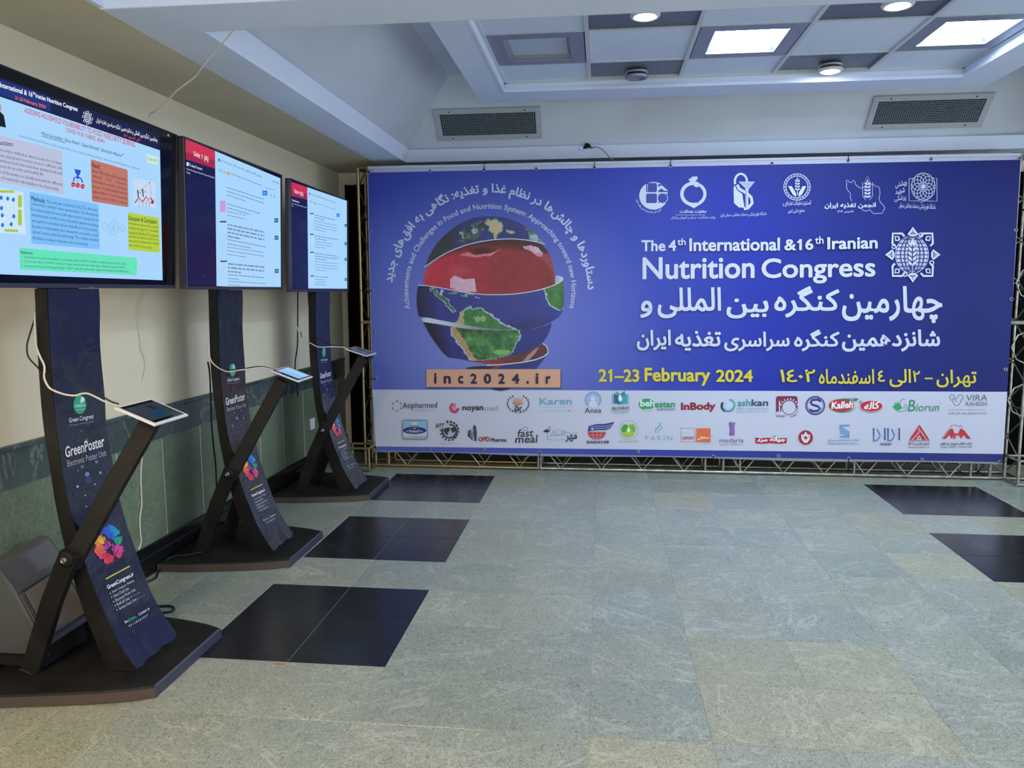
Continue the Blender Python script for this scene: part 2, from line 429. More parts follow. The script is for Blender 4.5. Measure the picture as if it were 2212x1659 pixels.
# floor: slab with separate stone tiles on a 0.4 m grid
b = MB().box((XL-.1, YN, -.06), (XR, YB+.3, -.012)); fl = b.build('floor', M_SLAB, kind='structure')
blk = [(u0, v0) for u0 in (-2, 7) for v0 in (0, 3, 6)]
rg = random.Random(4)
prot = {}
for v in range(-5, 11):
    for u in range(-4, 12):
        x0, y0, x1, y1 = u*.4, v*.4, u*.4+.4, v*.4+.4
        if u == -4: x0 = XL
        if v == 10: y1 = YB+.02
        isb = any(a <= u < a+2 and c <= v < c+2 for a, c in blk)
        g = .0007
        k = (round(x1-x0, 3), round(y1-y0, 3), isb)
        if isb: mm = M_BLK
        else: mm = M_GREEN[rg.choices((0, 1, 2), (.62, .14+.30*(v < 0), .24))[0]]
        k = k+(mm.name,)
        cx, cy = (x0+x1)/2, (y0+y1)/2
        if k not in prot:
            hx, hy = (x1-x0)/2-g, (y1-y0)/2-g
            o = MB().tile(cx-hx, cy-hy, cx+hx, cy+hy, -.012, 0).build('floor_tile', mm, fl, loc=(cx, cy, 0)); prot[k] = o
        else:
            o = prot[k].copy(); o.location = (cx, cy, 0); COL.objects.link(o)
        o.location.z = rg.uniform(-.0006, 0)
gj = MB().box((XL, YN, -.0118), (XR, YB, -.0022)).build('floor_grout', M_GROUT, fl)
t = MB().box((4.8, YN, -.012), (XR, YB, -.001)).box((XL, YN, -.012), (4.8, -2.0, -.001)).build('floor_stone', M_GREEN[0], fl)

# left wall: plaster above a stone dado
wl = MB().box((XL-.15, YN, -.06), (XL-.004, YB+.15, ZC+.45)).build('wall_left', M_BEIGE, kind='structure')
MB().box((XL-.004, YN, .858), (XL, YB, ZC+.04)).build('plaster_face', M_BEIGE, wl)
jy = [1.061, 1.462]
ys = sorted(set([1.061+.4015*k for k in range(-8, 8)]))
for i, y0 in enumerate(ys):
    y1 = min(y0+.4015, YB)
    if y0 >= YB: continue
    MB().box((XL-.002, y0+.0035, .15), (XL+.001*(i % 2), y1-.0035, .682)).build('stone_panel', M_PAN, wl, loc=(XL, y0, .15), bevel=.0015)
MB().box((XL-.004, -2.2, .1), (XL-.0006, YB, .70)).build('joint_filler', M_JOINT, wl)
for i, y0 in enumerate(ys[::2]):
    y0 = y0+.12; y1 = min(y0+.803, YB)
    if y0 >= YB: continue
    MB().box((XL-.002, y0+.001, .684), (XL+.004, y1-.001, .834)).build('marble_band_piece', M_BAND, wl, loc=(XL, y0, .7), bevel=.001)
    MB().box((XL-.002, y0+.001, .835), (XL+.012, y1-.001, .856)).build('marble_ledge_piece', M_BAND, wl, loc=(XL, y0, .85), bevel=.003)
prof = [(XL-.003, .0), (XL+.024, .0), (XL+.024, .098), (XL+.016, .106), (XL+.014, .146), (XL+.010, .152), (XL-.003, .152)]
bl = MB().prism(prof, -3.0, YB).build('baseboard_left', M_SKIRT, kind='structure')
# other walls
MB().box((XL-.15, YB, -.06), (XR+.1, YB+.15, ZC+.6)).build('wall_back', M_BEIGE, kind='structure')

# ---------------------------------------------------------------- ceiling
ce = MB().box((XL-.15, YN, 3.1), (XR+.15, YB+.2, 3.2)).build('ceiling', M_COVE, kind='structure')
MB().box((XL-.01, YN, ZC), (-1.022, YB, ZC+.05)).build('side_soffit', M_SOFF, ce)
x1, x2 = -1.022, -.765; RX = 4.12
zb = ZC-.003
f = MB()
f.box((x1, .0, zb), (x2, YB, ZC+.02)); f.box((x2, .0, zb), (XR, .296, ZC+.02)); f.box((x2, 3.575, zb), (XR, YB, ZC+.02)); f.box((RX, .296, zb), (XR, 3.575, ZC+.02))
f.box((x1, .05, ZC+.02), (XR, .24, 3.1)); f.box((x1, .24, ZC+.02), (x1+.2, YB, 3.1)); f.box((RX+.3, .24, ZC+.02), (XR, YB, 3.1)); f.box((x1+.2, 3.62, ZC+.02), (RX+.3, YB, 3.1))
f.build('trim_1', M_WHITE, kind='structure', bevel=.004)
MB().box((x1, -.004, ZC-.006), (XR, .012, ZC+.034)).build('trim_2', M_WHITE, kind='structure', bevel=.006)
# coffer: leaning lip, ledge and 45 degree cove, run round the bay as one mitred profile
def ringprof(prof, X0, Y0, X1, Y1):
    """profile of (outward offset, z) swept round the rectangle"""
    b = MB(); vs = []
    for o, z in prof: vs += [(X0-o, Y0-o, z), (X1+o, Y0-o, z), (X1+o, Y1+o, z), (X0-o, Y1+o, z)]
    k = len(prof); b.add(vs, [(4*i+j, 4*i+(j+1) % 4, 4*i+4+(j+1) % 4, 4*i+4+j) for i in range(k-1) for j in range(4)]); return b
ringprof([(.055, ZC-.003), (0, ZC+.085), (0.006, ZC+.089), (.05, ZC+.089)], -.715, .35, RX-.055, 3.52).build('trim_3', M_WHITE, kind='structure')
ringprof([(.05, ZC+.088), (.038, ZC+.10), (-.18, ZC+.32), (-.40, ZC+.545), (-1.0, ZC+.57)], -.715, .35, RX-.055, 3.52).build('trim_4', M_COVE, kind='structure')
# hanging frame round the tile field
zf = 2.822; IX0, IX1, IY0, IY1 = .145, 3.145, .5, 2.735; OX0, OX1, OY1 = -.063, 3.40, 3.03
f = MB()
for lo, hi in (((OX0, .3, zf), (IX0, OY1, zf+.17)), ((IX1, .3, zf), (OX1, OY1, zf+.17)), ((IX0, IY1, zf), (IX1, OY1, zf+.17)), ((IX0, .3, zf), (IX1, IY0, zf+.17))): f.box(lo, hi)
f.build('trim_5', M_WHITE, kind='structure', bevel=.003)
e = .012
f = MB()
for lo, hi in (((IX0-e, IY0, zf-.006), (IX0+.006, IY1, zf+.02)), ((IX1-.006, IY0, zf-.006), (IX1+e, IY1, zf+.02)), ((IX0-e, IY1-.006, zf-.006), (IX1+e, IY1+e, zf+.02))): f.box(lo, hi)
f.build('trim_6', M_WHITE, kind='structure', bevel=.003)
ZG = 2.885
xs = [.145, .732, 1.338, 1.945, 2.555, 3.145]; yr = [.5, 1.11, 1.715, 2.335, 2.735]
for x in xs[1:-1]: MB().box((x-.012, yr[0], ZG-.006), (x+.012, yr[-1], ZG+.03)).build('grid_bar', M_TBAR, ce)
for y in yr[1:-1]: MB().box((xs[0], y-.008, ZG-.003), (xs[-1], y+.008, ZG+.03)).build('grid_bar', M_TBAR, ce)
for lo, hi in (((xs[0], yr[-1]-.02, ZG-.012), (xs[-1], yr[-1], ZG+.02)), ((xs[0], yr[0], ZG-.012), (xs[0]+.02, yr[-1], ZG+.02)), ((xs[-1]-.02, yr[0], ZG-.012), (xs[-1], yr[-1], ZG+.02))): MB().box(lo, hi).build('edge_bar', M_TBAR, ce)
def lit(name, col, st):
    m = bpy.data.materials.new(name); m.use_nodes = True; b = m.node_tree.nodes['Principled BSDF']
    b.inputs['Base Color'].default_value = (.8, .8, .8, 1); b.inputs['Emission Color'].default_value = (*col, 1); b.inputs['Emission Strength'].default_value = st; return m
M_LIT = lit('lit_panel_diffuser', COOL, PANEL); M_SPOT = lit('lit_lamp_lens', (.8, .88, 1), SPOT)
M_OFF = mat('unlit_frosted_diffuser', 'c8d4e6', .15)
def panel(x0, y0, x1, y1, z, on, label, group=None, lm=None):
    t = thing('ceiling_light', label, 'ceiling light', ((x0+x1)/2, (y0+y1)/2, z), group)
    g = .012; x0 += g; x1 -= g; y0 += g; y1 -= g; w = .085; h = .035; b = MB()
    for lo, hi in (((x0, y0), (x0+w, y1)), ((x1-w, y0), (x1, y1)), ((x0+w, y0), (x1-w, y0+w)), ((x0+w, y1-w), (x1-w, y1))): b.box((*lo, z), (*hi, z+.012))
    b.build('housing_frame', M_LREC, t, bevel=.002)
    b = MB(); a0, b0, a1, b1 = x0+w, y0+w, x1-w, y1-w; s = .02
    vs = [(a0, b0, z+.012), (a1, b0, z+.012), (a1, b1, z+.012), (a0, b1, z+.012), (a0+s, b0+s, z+h), (a1-s, b0+s, z+h), (a1-s, b1-s, z+h), (a0+s, b1-s, z+h)]
    b.add(vs, [(0, 1, 5, 4), (1, 2, 6, 5), (2, 3, 7, 6), (3, 0, 4, 7)]).build('reflector', M_LREC, t)
    b = MB().box((a0+s, b0+s, z+h-.004), (a1-s, b1-s, z+h)); b.build('diffuser', (lm or M_LIT) if on else M_OFF, t)
    return t
def downlight(x, y, z, on, label):
    t = thing('downlight', label, 'downlight', (x, y, z-.001))
    b = MB().lathe((x, y, 0), [(.001, z), (.072, z), (.078, z-.008), (.074, z-.016), (.06, z-.018)]); b.build('base_ring', M_ALU, t)
    b = MB().lathe((x, y, 0), [(.055, z-.016), (.055, z-.026)]); b.build('neck', M_DARK, t)
    b = MB().lathe((x, y, 0), [(.058, z-.026), (.074, z-.028), (.078, z-.036), (.072, z-.046), (.05, z-.047), (.046, z-.036), (.001, z-.036)]); b.build('trim_ring', M_ALU if not on else M_WPL, t)
    if on:
        b = MB().lathe((x, y, 0), [(.05, z-.0475), (.046, z-.05), (.03, z-.054), (.001, z-.055)]); b.build('lens', M_SPOT, t)
    else: MB().obox((x-.008, y, z-.04), (.03, 0, 0), (0, .006, 0), (0, 0, .004)).build('lamp_bracket', M_ALU, t)
    return t
names = {(0, 2): 'unlit frosted square ceiling light panel at left of tile field', (2, 2): 'glowing square ceiling light panel in middle of tile field',
         (4, 2): 'glowing square ceiling light panel at right end of tile field'}
for j in range(4):
    for i in range(5):
        a0, a1, c0, c1 = xs[i], xs[i+1], yr[j], yr[j+1]
        if (j == 2 or j == 0) and i % 2 == 0:
            lb = names.get((i, j)) or 'square ceiling light panel hidden above the white beam, %s' % {0: 'left', 2: 'middle', 4: 'right'}[i]
            panel(a0+.006, c0, a1-.006, c1, ZG-.004, not (i == 0), lb); continue
        if j in (1, 3) and i in (1, 3):
            b = MB(); q = ZG+.002
            b.tile(a0+.013, c0+.009, a1-.013, c1-.009, q, q+.01)
            for xx in (a0+.16, a1-.16): b.box((xx-.001, c0+.01, q-.001), (xx+.001, c1-.01, q))
            b.box((a0+.014, c0+.06, q-.001), (a1-.014, c0+.062, q)); b.box((a0+.014, c1-.062, q-.001), (a1-.014, c1-.06, q))
            b.build('metal_ceiling_plate', M_METP, ce, loc=(a0, c0, q))
        else:
            MB().box((a0+.011, c0+.007, ZG+.004), (a1-.011, c1-.007, ZG+.02)).build('ceiling_tile', M_ACOU, ce, loc=(a0, c0, ZG), bevel=.002)
MB().box((xs[0], yr[0], ZG+.03), (xs[-1], yr[-1], ZG+.05)).build('ceiling_void_board', M_DARK, ce)
downlight(1.042, 2.575, ZG, False, 'unlit round downlight on grey plate, nearest the left air vent')
downlight(2.266, 2.575, ZG, True, 'bright round downlight glowing on grey plate near the far lip')
downlight(1.035, 1.40, ZG, True, 'bright round downlight half hidden by the white beam, left one')
downlight(2.262, 1.40, ZG, True, 'bright round downlight cut by the top edge of the picture')
# bay over the viewer (out of view): flat white ceiling; near panels added to light the floor
MB().box((-1.022, YN, 2.86), (XR, .06, 2.9)).box((-1.022, YN, ZC), (-1.0, .05, 2.9)).build('near_bay_ceiling', M_WHITE, ce)
M_WL = lit('warm_panel_diffuser', WARM, WARMPANEL); M_NL = lit('near_fill_diffuser', (.9, .95, 1), NEARFILL)
panel(.9, -2.1, 1.5, -1.5, 2.815, True, 'unseen light panel added above the viewer to light the near floor', lm=M_NL)
panel(2.9, -2.1, 3.5, -1.5, 2.815, True, 'unseen light panel added right of the viewer to light the near floor', lm=M_NL)
panel(-.9, -2.9, -.3, -2.3, 2.815, True, 'warm square ceiling light panel by the left wall', lm=M_WL)
panel(-.9, -4.5, -.3, -3.9, 2.815, True, 'warm square ceiling light panel behind the viewer', lm=M_WL)

# ---------------------------------------------------------------- air vents on the cove slope
def vent(x0, x1, label):
    # slope: through (Y 3.482+.05.., z) at 45 degrees
    def P(x, s, n_): # s up the slope, n_ out of the surface (towards room)
        q = .70711; return np.array([x, 3.50-s*q-n_*q, 2.652-.0+s*q-n_*q])
    t = thing('air_vent', label, 'vent', P((x0+x1)/2, .0, 0), 'air vents on the sloped cove')
    def slab(b, xa, xb, sa, sb, na, nb, mi=0):
        vs = [P(x, s_, n_) for n_ in (na, nb) for x, s_ in ((xa, sa), (xb, sa), (xb, sb), (xa, sb))]
        b.add(vs, [(0, 3, 2, 1), (4, 5, 6, 7), (0, 1, 5, 4), (1, 2, 6, 5), (2, 3, 7, 6), (3, 0, 4, 7)], mi)
    H = .275; w = .042; b = MB()
    slab(b, x0, x1, 0, w, -.002, .012); slab(b, x0, x1, H-w, H, -.002, .012); slab(b, x0, x0+w, w, H-w, -.002, .012); slab(b, x1-w, x1, w, H-w, -.002, .012)
    b.build('vent_frame', M_WPL if False else M_VENT, t, bevel=.002)
    b = MB(); slab(b, x0+w, x1-w, w, H-w, .0, .001); b.build('vent_back', M_DARK, t)
    b = MB(); n_ = 46; m_ = 13
    for i in range(1, n_):
        x = x0+w+(x1-x0-2*w)*i/n_; slab(b, x-.0022, x+.0022, w, H-w, .003, .008)
    for i in range(1, m_):
        s_ = w+(H-2*w)*i/m_; slab(b, x0+w, x1-w, s_-.0024, s_+.0024, .003, .0085)
    b.build('grille', M_GRIL, t, kind='stuff')
    for x in (x0+.12, x1-.12):
        for s_ in (.02, H-.02):
            b = MB(); slab(b, x-.005, x+.005, s_-.005, s_+.005, .012, .0145); b.build('screw', M_DARK, t, bevel=.001)
M_VENT = mat('painted_vent_frame', 'b4bcc3', .45, .1); M_GRIL = mat('grey_wire_grille', '7c8891', .5, .3)
vent(-.475, .352, 'grey grille air vent on cove, left, nearer the screens')
vent(2.775, 3.60, 'grey grille air vent on cove, right, below the lit panel')

# ================================================================ black curtain and truss
M_BRASS = mat('yellowed_steel_tube', 'a3926a', .35, .85)
def curtain():
    b = MB(); n_ = 260; vs = []
    xa, xb = -1.42, XR-.02
    for i in range(n_+1):
        x = xa+(xb-xa)*i/n_; y = 4.0+.018*math.sin(x*31)+.012*math.sin(x*73+1)
        vs += [(x, y, 0.005), (x, y, 2.385)]
    b.add(vs, [(2*i, 2*i+2, 2*i+3, 2*i+1) for i in range(n_)], 0, True)
    o = b.build('curtain', M_CLOTH); s_ = o.modifiers.new('s', 'SOLIDIFY'); s_.thickness = .004
    return tag(o, 'black cloth backdrop hanging behind the big banner', 'curtain')
curtain()
tr = thing('banner_truss', 'silver metal tube truss standing behind the big banner', 'truss', (1.4, 3.5, 0))
def chord(p, q, r=.0125, name='chord', mt=None):
    MB().tube([p, q], r, 8).build(name, mt or M_STEEL, tr, loc=p)
def section(axis, a0, a1, c0, d0, size=.2, per=.32, n0=0):
    """ladder truss: 4 chords along axis (x or z) with zigzag braces; c0,d0 = lower corner in the two other axes"""
    def P(a, i, j):
        return (a, c0+size*i, d0+size*j) if axis == 0 else (c0+size*i, d0+size*j, a)
    for i in (0, 1):
        for j in (0, 1): chord(P(a0, i, j), P(a1, i, j))
    for a in (a0, a1):
        for (i, j), (k, l) in (((0, 0), (0, 1)), ((0, 1), (1, 1)), ((1, 1), (1, 0)), ((1, 0), (0, 0))): chord(P(a, i, j), P(a, k, l), .011, 'cross_tube')
    k = max(2, int(round((a1-a0)/per))); st = (a1-a0)/k
    faces = [((0, 0), (0, 1)), ((1, 0), (1, 1))] if axis == 0 else [((0, 0), (0, 1)), ((1, 0), (1, 1)), ((0, 1), (1, 1))]
    for fa, fb in faces:
        for q in range(k):
            am = a0+st*(q+.5)
            chord(P(a0+st*q, *fb), P(am, *fa), .0055, 'brace'); chord(P(am, *fa), P(a0+st*(q+1), *fb), .0055, 'brace')
Y0 = 3.435
for a0, a1 in ((-.93, .325), (.345, 1.66), (1.80, 3.66)): section(0, a0, a1, Y0, .016)
for yy, zz in ((0, 0), (.2, 0), (.2, .2), (0, .2)): chord((1.66, Y0+yy, .016+zz), (1.80, Y0+yy, .016+zz)); chord((-1.1, Y0+yy, .016+zz), (-.93, Y0+yy, .016+zz)); chord((3.66, Y0+yy, .016+zz), (3.80, Y0+yy, .016+zz))
for xx in (1.93, 2.80): chord((xx, Y0, .016), (xx, Y0, .216), .010, 'cross_tube'); chord((xx, Y0+.2, .016), (xx, Y0+.2, .216), .010, 'cross_tube')
for a0, a1 in ((-.90, 1.30), (1.33, 3.62)): section(0, a0, a1, Y0, 2.235)
section(2, .016, 1.2, -1.125, Y0); section(2, 1.21, 2.44, -1.125, Y0)
section(2, .016, 1.2, 3.80, Y0); section(2, 1.21, 2.44, 3.80, Y0)
for z in (.55, 1.45, 2.05):
    for xx in (-1.125, 4.0): MB().tube([(xx, Y0, z), (xx, Y0+.2, z)], .009).build('rung', M_STEEL, tr)
for xx in (3.80,):
    for z in (.62, 1.02, 1.5): MB().tube([(3.99, Y0, z-.12), (3.93, Y0, z-.09), (3.89, Y0, z), (3.93, Y0, z+.09), (3.99, Y0, z+.12)], .006).build('bent_brace', M_STEEL, tr)
    MB().tube([(-.925, Y0, .016), (-.905, Y0, .016)], .012).build('coupler', M_STEEL, tr)
for x0 in (-1.235, 3.905):   # feet reaching forward
    P = [(x0+.2*i, 3.235+.2*j, .014+.178*k) for k in (0, 1) for j in (0, 1) for i in (0, 1)]
    for a, c in ((0, 1), (2, 3), (4, 5), (6, 7), (0, 2), (1, 3), (4, 6), (5, 7), (0, 4), (1, 5), (2, 6), (3, 7)): MB().tube([P[a], P[c]], .0115).build('foot_tube', M_STEEL if x0 > 0 else M_BRASS, tr)
for o in list(tr.children):
    if o.location.x+1.4 < -.9 and len(o.data.materials): o.data.materials[0] = M_BRASS

# small things on the structure
wp = [(505, 65), (479, 95), (456.6, 122), (434, 149), (420.4, 167), (384, 194.4), (361.6, 217), (334.5, 239.6), (322, 251)]
A = at(505, 65, 2, 2.499); Bq = at(322, 251, 0, -1.24); tA = np.dot(A-CAM, FF); tB = np.dot(Bq-CAM, FF)
pts = []
for i, (px, py) in enumerate(wp):
    s_ = i/(len(wp)-1); pts.append(CAM+ray(px, py)*(tA+(tB-tA)*s_))
pts.append(pts[-1]+np.array([-.03, .01, -.12]))
tag(MB().tube(smooth(pts), .0035, 6).build('hanging_cable', M_CABW, loc=pts[0]), 'thin white cable drooping from the ceiling beam to the nearest screen', 'cable')
p1 = [at(x, y, 0, XL+.004) for x, y in ((301, 600), (303, 632), (295, 675), (303, 740), (303, 752), (313, 780), (312, 800), (307, 822))]
tag(MB().tube(smooth(p1), [.0035]*15+[.003]*8+[.0018]*6, 6).build('wall_cable', M_CABW, loc=p1[0]), 'thin cream cable on the plaster below the nearest screen', 'cable')
p1 = [at(x, y, 0, XL+.006) for x, y in ((309, 945), (308, 975), (304, 1020), (305, 1060), (306, 1090), (302, 1120), (303, 1150), (305, 1170), (299, 1188))]
tag(MB().tube(smooth(p1), .0045, 6).build('wall_cable', M_CABW, loc=p1[0]), 'cream cable running down the green stone to the skirting', 'cable')
so = thing('wall_socket', 'small white socket plate on green stone behind the farthest kiosk', 'socket', (XL+.003, 3.235, .39))
MB().box((XL+.001, 3.19, .345), (XL+.012, 3.28, .435)).build('plate', M_WPL, so, bevel=.003)
MB().lathe((XL+.012, 3.235, .39), [(.024, 0), (.022, .003), (.02, -.006), (.001, -.006)], axis=0).build('socket_well', M_WPL, so)
h = at(1268, 318, 1, 3.565)
so = thing('ceiling_cable_outlet', 'broken dark hole with grey cable above the banner', 'cable outlet', h)
MB().prism([(h[0]-.035, h[2]-.02), (h[0]-.01, h[2]+.025), (h[0]+.02, h[2]+.018), (h[0]+.045, h[2]-.018), (h[0]+.02, h[2]-.012)], h[1]-.05, h[1]-.02).build('dark_opening', M_DARK, so)
MB().prism([(h[0]-.06, h[2]-.025), (h[0]-.035, h[2]+.0), (h[0]-.028, h[2]-.022)], h[1]-.055, h[1]-.02).build('plaster_chip', M_WHITE, so)
c = [at(1275, 318, 1, 3.50), at(1290, 318, 1, 3.49), at(1302, 324, 1, 3.48), at(1315, 338, 1, 3.46), at(1326, 347, 1, 3.44)]
MB().tube(smooth(c), .004, 6).build('cable', mat('grey_cable', '7d8287', .5), so)
# ================================================================ kiosks
FR = [(-.860, .0), (-.905, .046), (-.982, .18), (-1.032, .308), (-1.077, .441), (-1.109, .583), (-1.127, .662), (-1.145, .80), (-1.155, .95), (-1.159, 1.12), (-1.157, 1.30), (-1.150, 1.50)]
BK = [(-1.027, .044), (-1.056, .139), (-1.097, .258), (-1.131, .388), (-1.155, .501), (-1.181, .671), (-1.192, .80), (-1.204, .93), (-1.209, 1.068), (-1.207, 1.25), (-1.200, 1.50)]
FRs = smooth([(x, 0, z) for x, z in FR], 5); FZ = [p[2] for p in FRs]; FX = [p[0] for p in FRs]
BKs = smooth([(x, 0, z) for x, z in BK], 5)
YC = -.071; YA, YBk = -.212, .070
def pmap(px, py, lift=.001):
    """pixel -> point on the curved printed face of the nearest kiosk"""
    d = ray(px, py); a = (.5-CAM[0])/d[0]; b = (-1.5-CAM[0])/d[0]
    for _ in range(40):
        m_ = (a+b)/2; q = CAM+m_*d
        if q[0]-np.interp(q[2], FZ, FX)-.0048-lift > 0: a = m_
        else: b = m_
    return CAM+a*d
def flat_lit(fam, col, e):
    k = (fam, col, e)
    if k not in MATS:
        m = bpy.data.materials.new(fam+'_'+col); m.use_nodes = True; b = m.node_tree.nodes['Principled BSDF']
        b.inputs['Base Color'].default_value = (.01, .01, .012, 1); b.inputs['Roughness'].default_value = .12; b.inputs['Specular IOR Level'].default_value = .1
        b.inputs['Emission Color'].default_value = (*lin(col), 1); b.inputs['Emission Strength'].default_value = e; MATS[k] = m
    return MATS[k]
class Screen(Ink):
    def mt(s, col):
        m = flat_lit(s.fam, col, s.emit)
        if m not in s.m: s.m.append(m)
        return s.m.index(m)
ki = thing('display_stand', 'black curved poster stand nearest the viewer, under the biggest screen', 'display stand', (-1.1, YC, 0), 'black electronic poster stands')
pl = [(-.762, -.25), (-.762, .25), (-.84, .285), (-.95, .315), (-1.1, .345), (-1.25, .37), (-1.432, .385), (-1.432, -.385), (-1.25, -.37), (-1.1, -.345), (-.95, -.315), (-.84, -.285)]
def ins(p, d=.006): return (p[0]+(d if p[0] < -1.4 else -d), p[1]-math.copysign(d, p[1]))
b = MB(); k = len(pl)
vs = [(x, YC+y, .002) for x, y in pl]+[(x, YC+y, .040) for x, y in pl]+[(ins(q)[0], YC+ins(q)[1], .046) for q in pl]
b.add(vs, [(i, (i+1) % k, k+(i+1) % k, k+i) for i in range(k)], 1)
b.add(vs, [(k+i, k+(i+1) % k, 2*k+(i+1) % k, 2*k+i) for i in range(k)]+[tuple(range(2*k, 3*k))])
b.mi[0] = 2; b.mi[12] = 2
b.build('base_plate', [M_BP, M_BEDGE, M_SLATE], ki)
prof = [(p[0], p[2]) for p in FRs if p[2] >= .045] + [(p[0], p[2]) for p in BKs[::-1]]
b = MB(); kf = [(p[0], p[2]) for p in FRs if p[2] >= .044]
zs = np.linspace(.046, 1.474, 40); fx = np.interp(zs, FZ, FX); bx = np.interp(zs, [p[2] for p in BKs], [p[0] for p in BKs])
vs = []
for z, a, c in zip(zs, fx, bx): vs += [(a, YA, z), (a, YBk, z), (c, YBk, z), (c, YA, z)]
b.add(vs, [(4*i+j, 4*i+(j+1) % 4, 4*i+4+(j+1) % 4, 4*i+4+j) for i in range(39) for j in range(4)]+[(0, 1, 2, 3), (156, 157, 158, 159)])
b.build('column', M_BP, ki, bevel=.002)
# printed vinyl with a slightly wavy edge and a lifted lower corner
b = MB(); zs = np.linspace(.05, 1.474, 60); nx = 8; vs = []
for z in zs:
    for j in range(nx+1):
        y = YA-.003+(YBk-YA+.008+.004*math.sin(z*19))*j/nx
        low = max(0, (.16-z)/.11)
        x = float(np.interp(z, FZ, FX))+.0045+.0005*math.sin(z*31+j)+.006*low*max(0, math.sin(j*1.1+.6))
        vs.append((x, y, z-.006*low*math.sin(j*2.1)))
b.add(vs, [(i*(nx+1)+j, i*(nx+1)+j+1, (i+1)*(nx+1)+j+1, (i+1)*(nx+1)+j) for i in range(59) for j in range(nx)], 0, True)
po = b.build('poster', M_VINYL, ki)
P = Ink(pmap, 'poster_ink', step=.00002, lift=.0006, rough=.3)
P.z(0, 600, 3.319)
P.disc('2fa878', 572, 910, 46, 68)
for a, r1 in ((100, 60), (84, 58), (70, 54), (56, 48), (42, 40)):
    a = math.radians(a); P.line('d9efe2', [(585, 850+2), (585+r1*.75*math.cos(-a), 850-r1*math.sin(-a)*.8)], [3, 9])
P.T('+GREEN', 532, 930, 612, 924, 20, 'e2f2e8', .01); P.T('CONGRESS', 545, 955, 610, 945, 11, 'b8e0c8')
P.T('Green Congress', 495, 1050, 670, 1018, 44, 'e6e6ec', .012, res=3)
P.T('We make everything green', 498, 1072, 672, 1040, 20, '8d90a0')
for x, y, r, c in ((650, 1265, 22, '2a3358'), (635, 1450, 27, '30406a'), (540, 1550, 14, '2b3459'), (553, 1165, 13, '34405f'), (620, 1162, 11, '52668f'), (590, 1355, 13, '5f7496'), (625, 1408, 16, '7f9ccc'),
                   (691, 1320, 12, '6c86b4'), (719, 1398, 10, '8aa2c4'), (556, 1497, 10, '9cb0cc'), (680, 1480, 6, 'a9b6cc'), (611, 1561, 5, 'b9c2d0'), (583, 1100, 4, 'b9c2d0'), (559, 1385, 4, 'b9c2d0'),
                   (700, 1290, 18, '27305a'), (735, 1345, 8, '3a4870'), (760, 1390, 9, '323c66')): P.disc(c, x, y, r, n=16)
for q in (((583, 1100), (620, 1150)), ((620, 1360), (640, 1300)), ((640, 1300), (691, 1320)), ((625, 1408), (590, 1355))): P.line('3a466e', q, 1.6)
P.build('round_emblem', po)
P = Ink(pmap, 'poster_ink', step=.00004, lift=.0013, rough=.3); P.z(0, 600, 3.319)
P.T('GreenPoster', 470, 1292, 750, 1209, 80, 'f0f0f4', .022, shear=-6, res=3)
P.T('Electronic Poster Unit', 484, 1356, 763, 1276, 44, 'c4c6d2', shear=-5, res=2)
P.z(0, 1080, 3.456)
for x, y, r, c in ((788, 66, 9, '8fa8cc'), (644, 50, 6, '93a4c4'), (783, 132, 6, '6a7aa0'), (770, 180, 15, '2c3560')): P.disc(c, x, y, r, n=14)
P.build('title_lettering', po)
P = Ink(pmap, 'poster_ink', step=.00004, lift=.0013, rough=.3); P.z(0, 1080, 3.456)
rg = random.Random(8)
def blot(c, cx, cy, rx, ry, n=54):
    pts = []; ph = rg.uniform(0, 6)
    for i in range(n):
        a = 2*PI*i/n; k = .98+.12*math.sin(3*a+ph)+.08*math.sin(7*a+2*ph)+rg.uniform(-.07, .07)+(rg.uniform(.1, .4) if rg.random() < .2 else 0)
        pts.append((cx+rx*k*math.cos(a), cy+ry*k*math.sin(a)))
    P.poly(c, pts)
for c, x, y, rx, ry in (('4f3fb4', 758, 222, 34, 38), ('3464c8', 822, 228, 44, 40), ('1c86c8', 838, 214, 22, 26), ('2f5fd0', 836, 270, 38, 28), ('17a0b8', 868, 240, 24, 26), ('12a48c', 884, 300, 30, 26), ('1fb07a', 876, 312, 20, 20), ('f29a2a', 742, 300, 40, 38), ('f6c63c', 755, 312, 22, 22),
                        ('f06a3a', 745, 370, 42, 42), ('e8506a', 760, 410, 34, 30), ('cf2f86', 802, 335, 26, 30), ('8a4fd0', 794, 352, 14, 16), ('d84a9e', 874, 372, 40, 42), ('e23e5e', 886, 404, 24, 28), ('dc2f4c', 808, 436, 42, 40), ('f08a8a', 736, 340, 12, 14)): blot(c, x, y, rx, ry)
for c in ('e8384c', 'f0584c', 'd84a9e', 'e8506a'): 
    x = rg.uniform(750, 890); P.line(c, [(x, 440), (x+8, 478)], [4, 2])
P.L = .0028
for q in (((862, 440), (846, 405), (830, 370), (800, 330), (770, 290)), ((846, 405), (852, 370), (850, 330), (830, 290), (822, 255)), ((830, 375), (795, 372), (760, 378)), ((850, 345), (872, 320), (884, 300)), ((856, 410), (876, 385), (886, 366)), ((840, 400), (815, 410), (795, 425))):
    P.line('151731', q, [6-4*i/(len(q)-1) for i in range(len(q))])
P.build('paint_splash_tree', po)
P = Ink(pmap, 'poster_ink', step=.00012, lift=.0018, rough=.3); P.z(0, 1080, 3.456)
P.line('c3cb45', [(790, 590), (968, 494)], 9)
sh = -.36
def t(s, x0, y0, x1, y1, h, c='e4e5ea', b_=0, **k): P.T(s, x0, y0, x1, y1, h, c, b_, shear=sh*h, **k)
t('GreenCongress.ir', 808, 676, 1004, 574, 38, 'f2f2f5', .02)
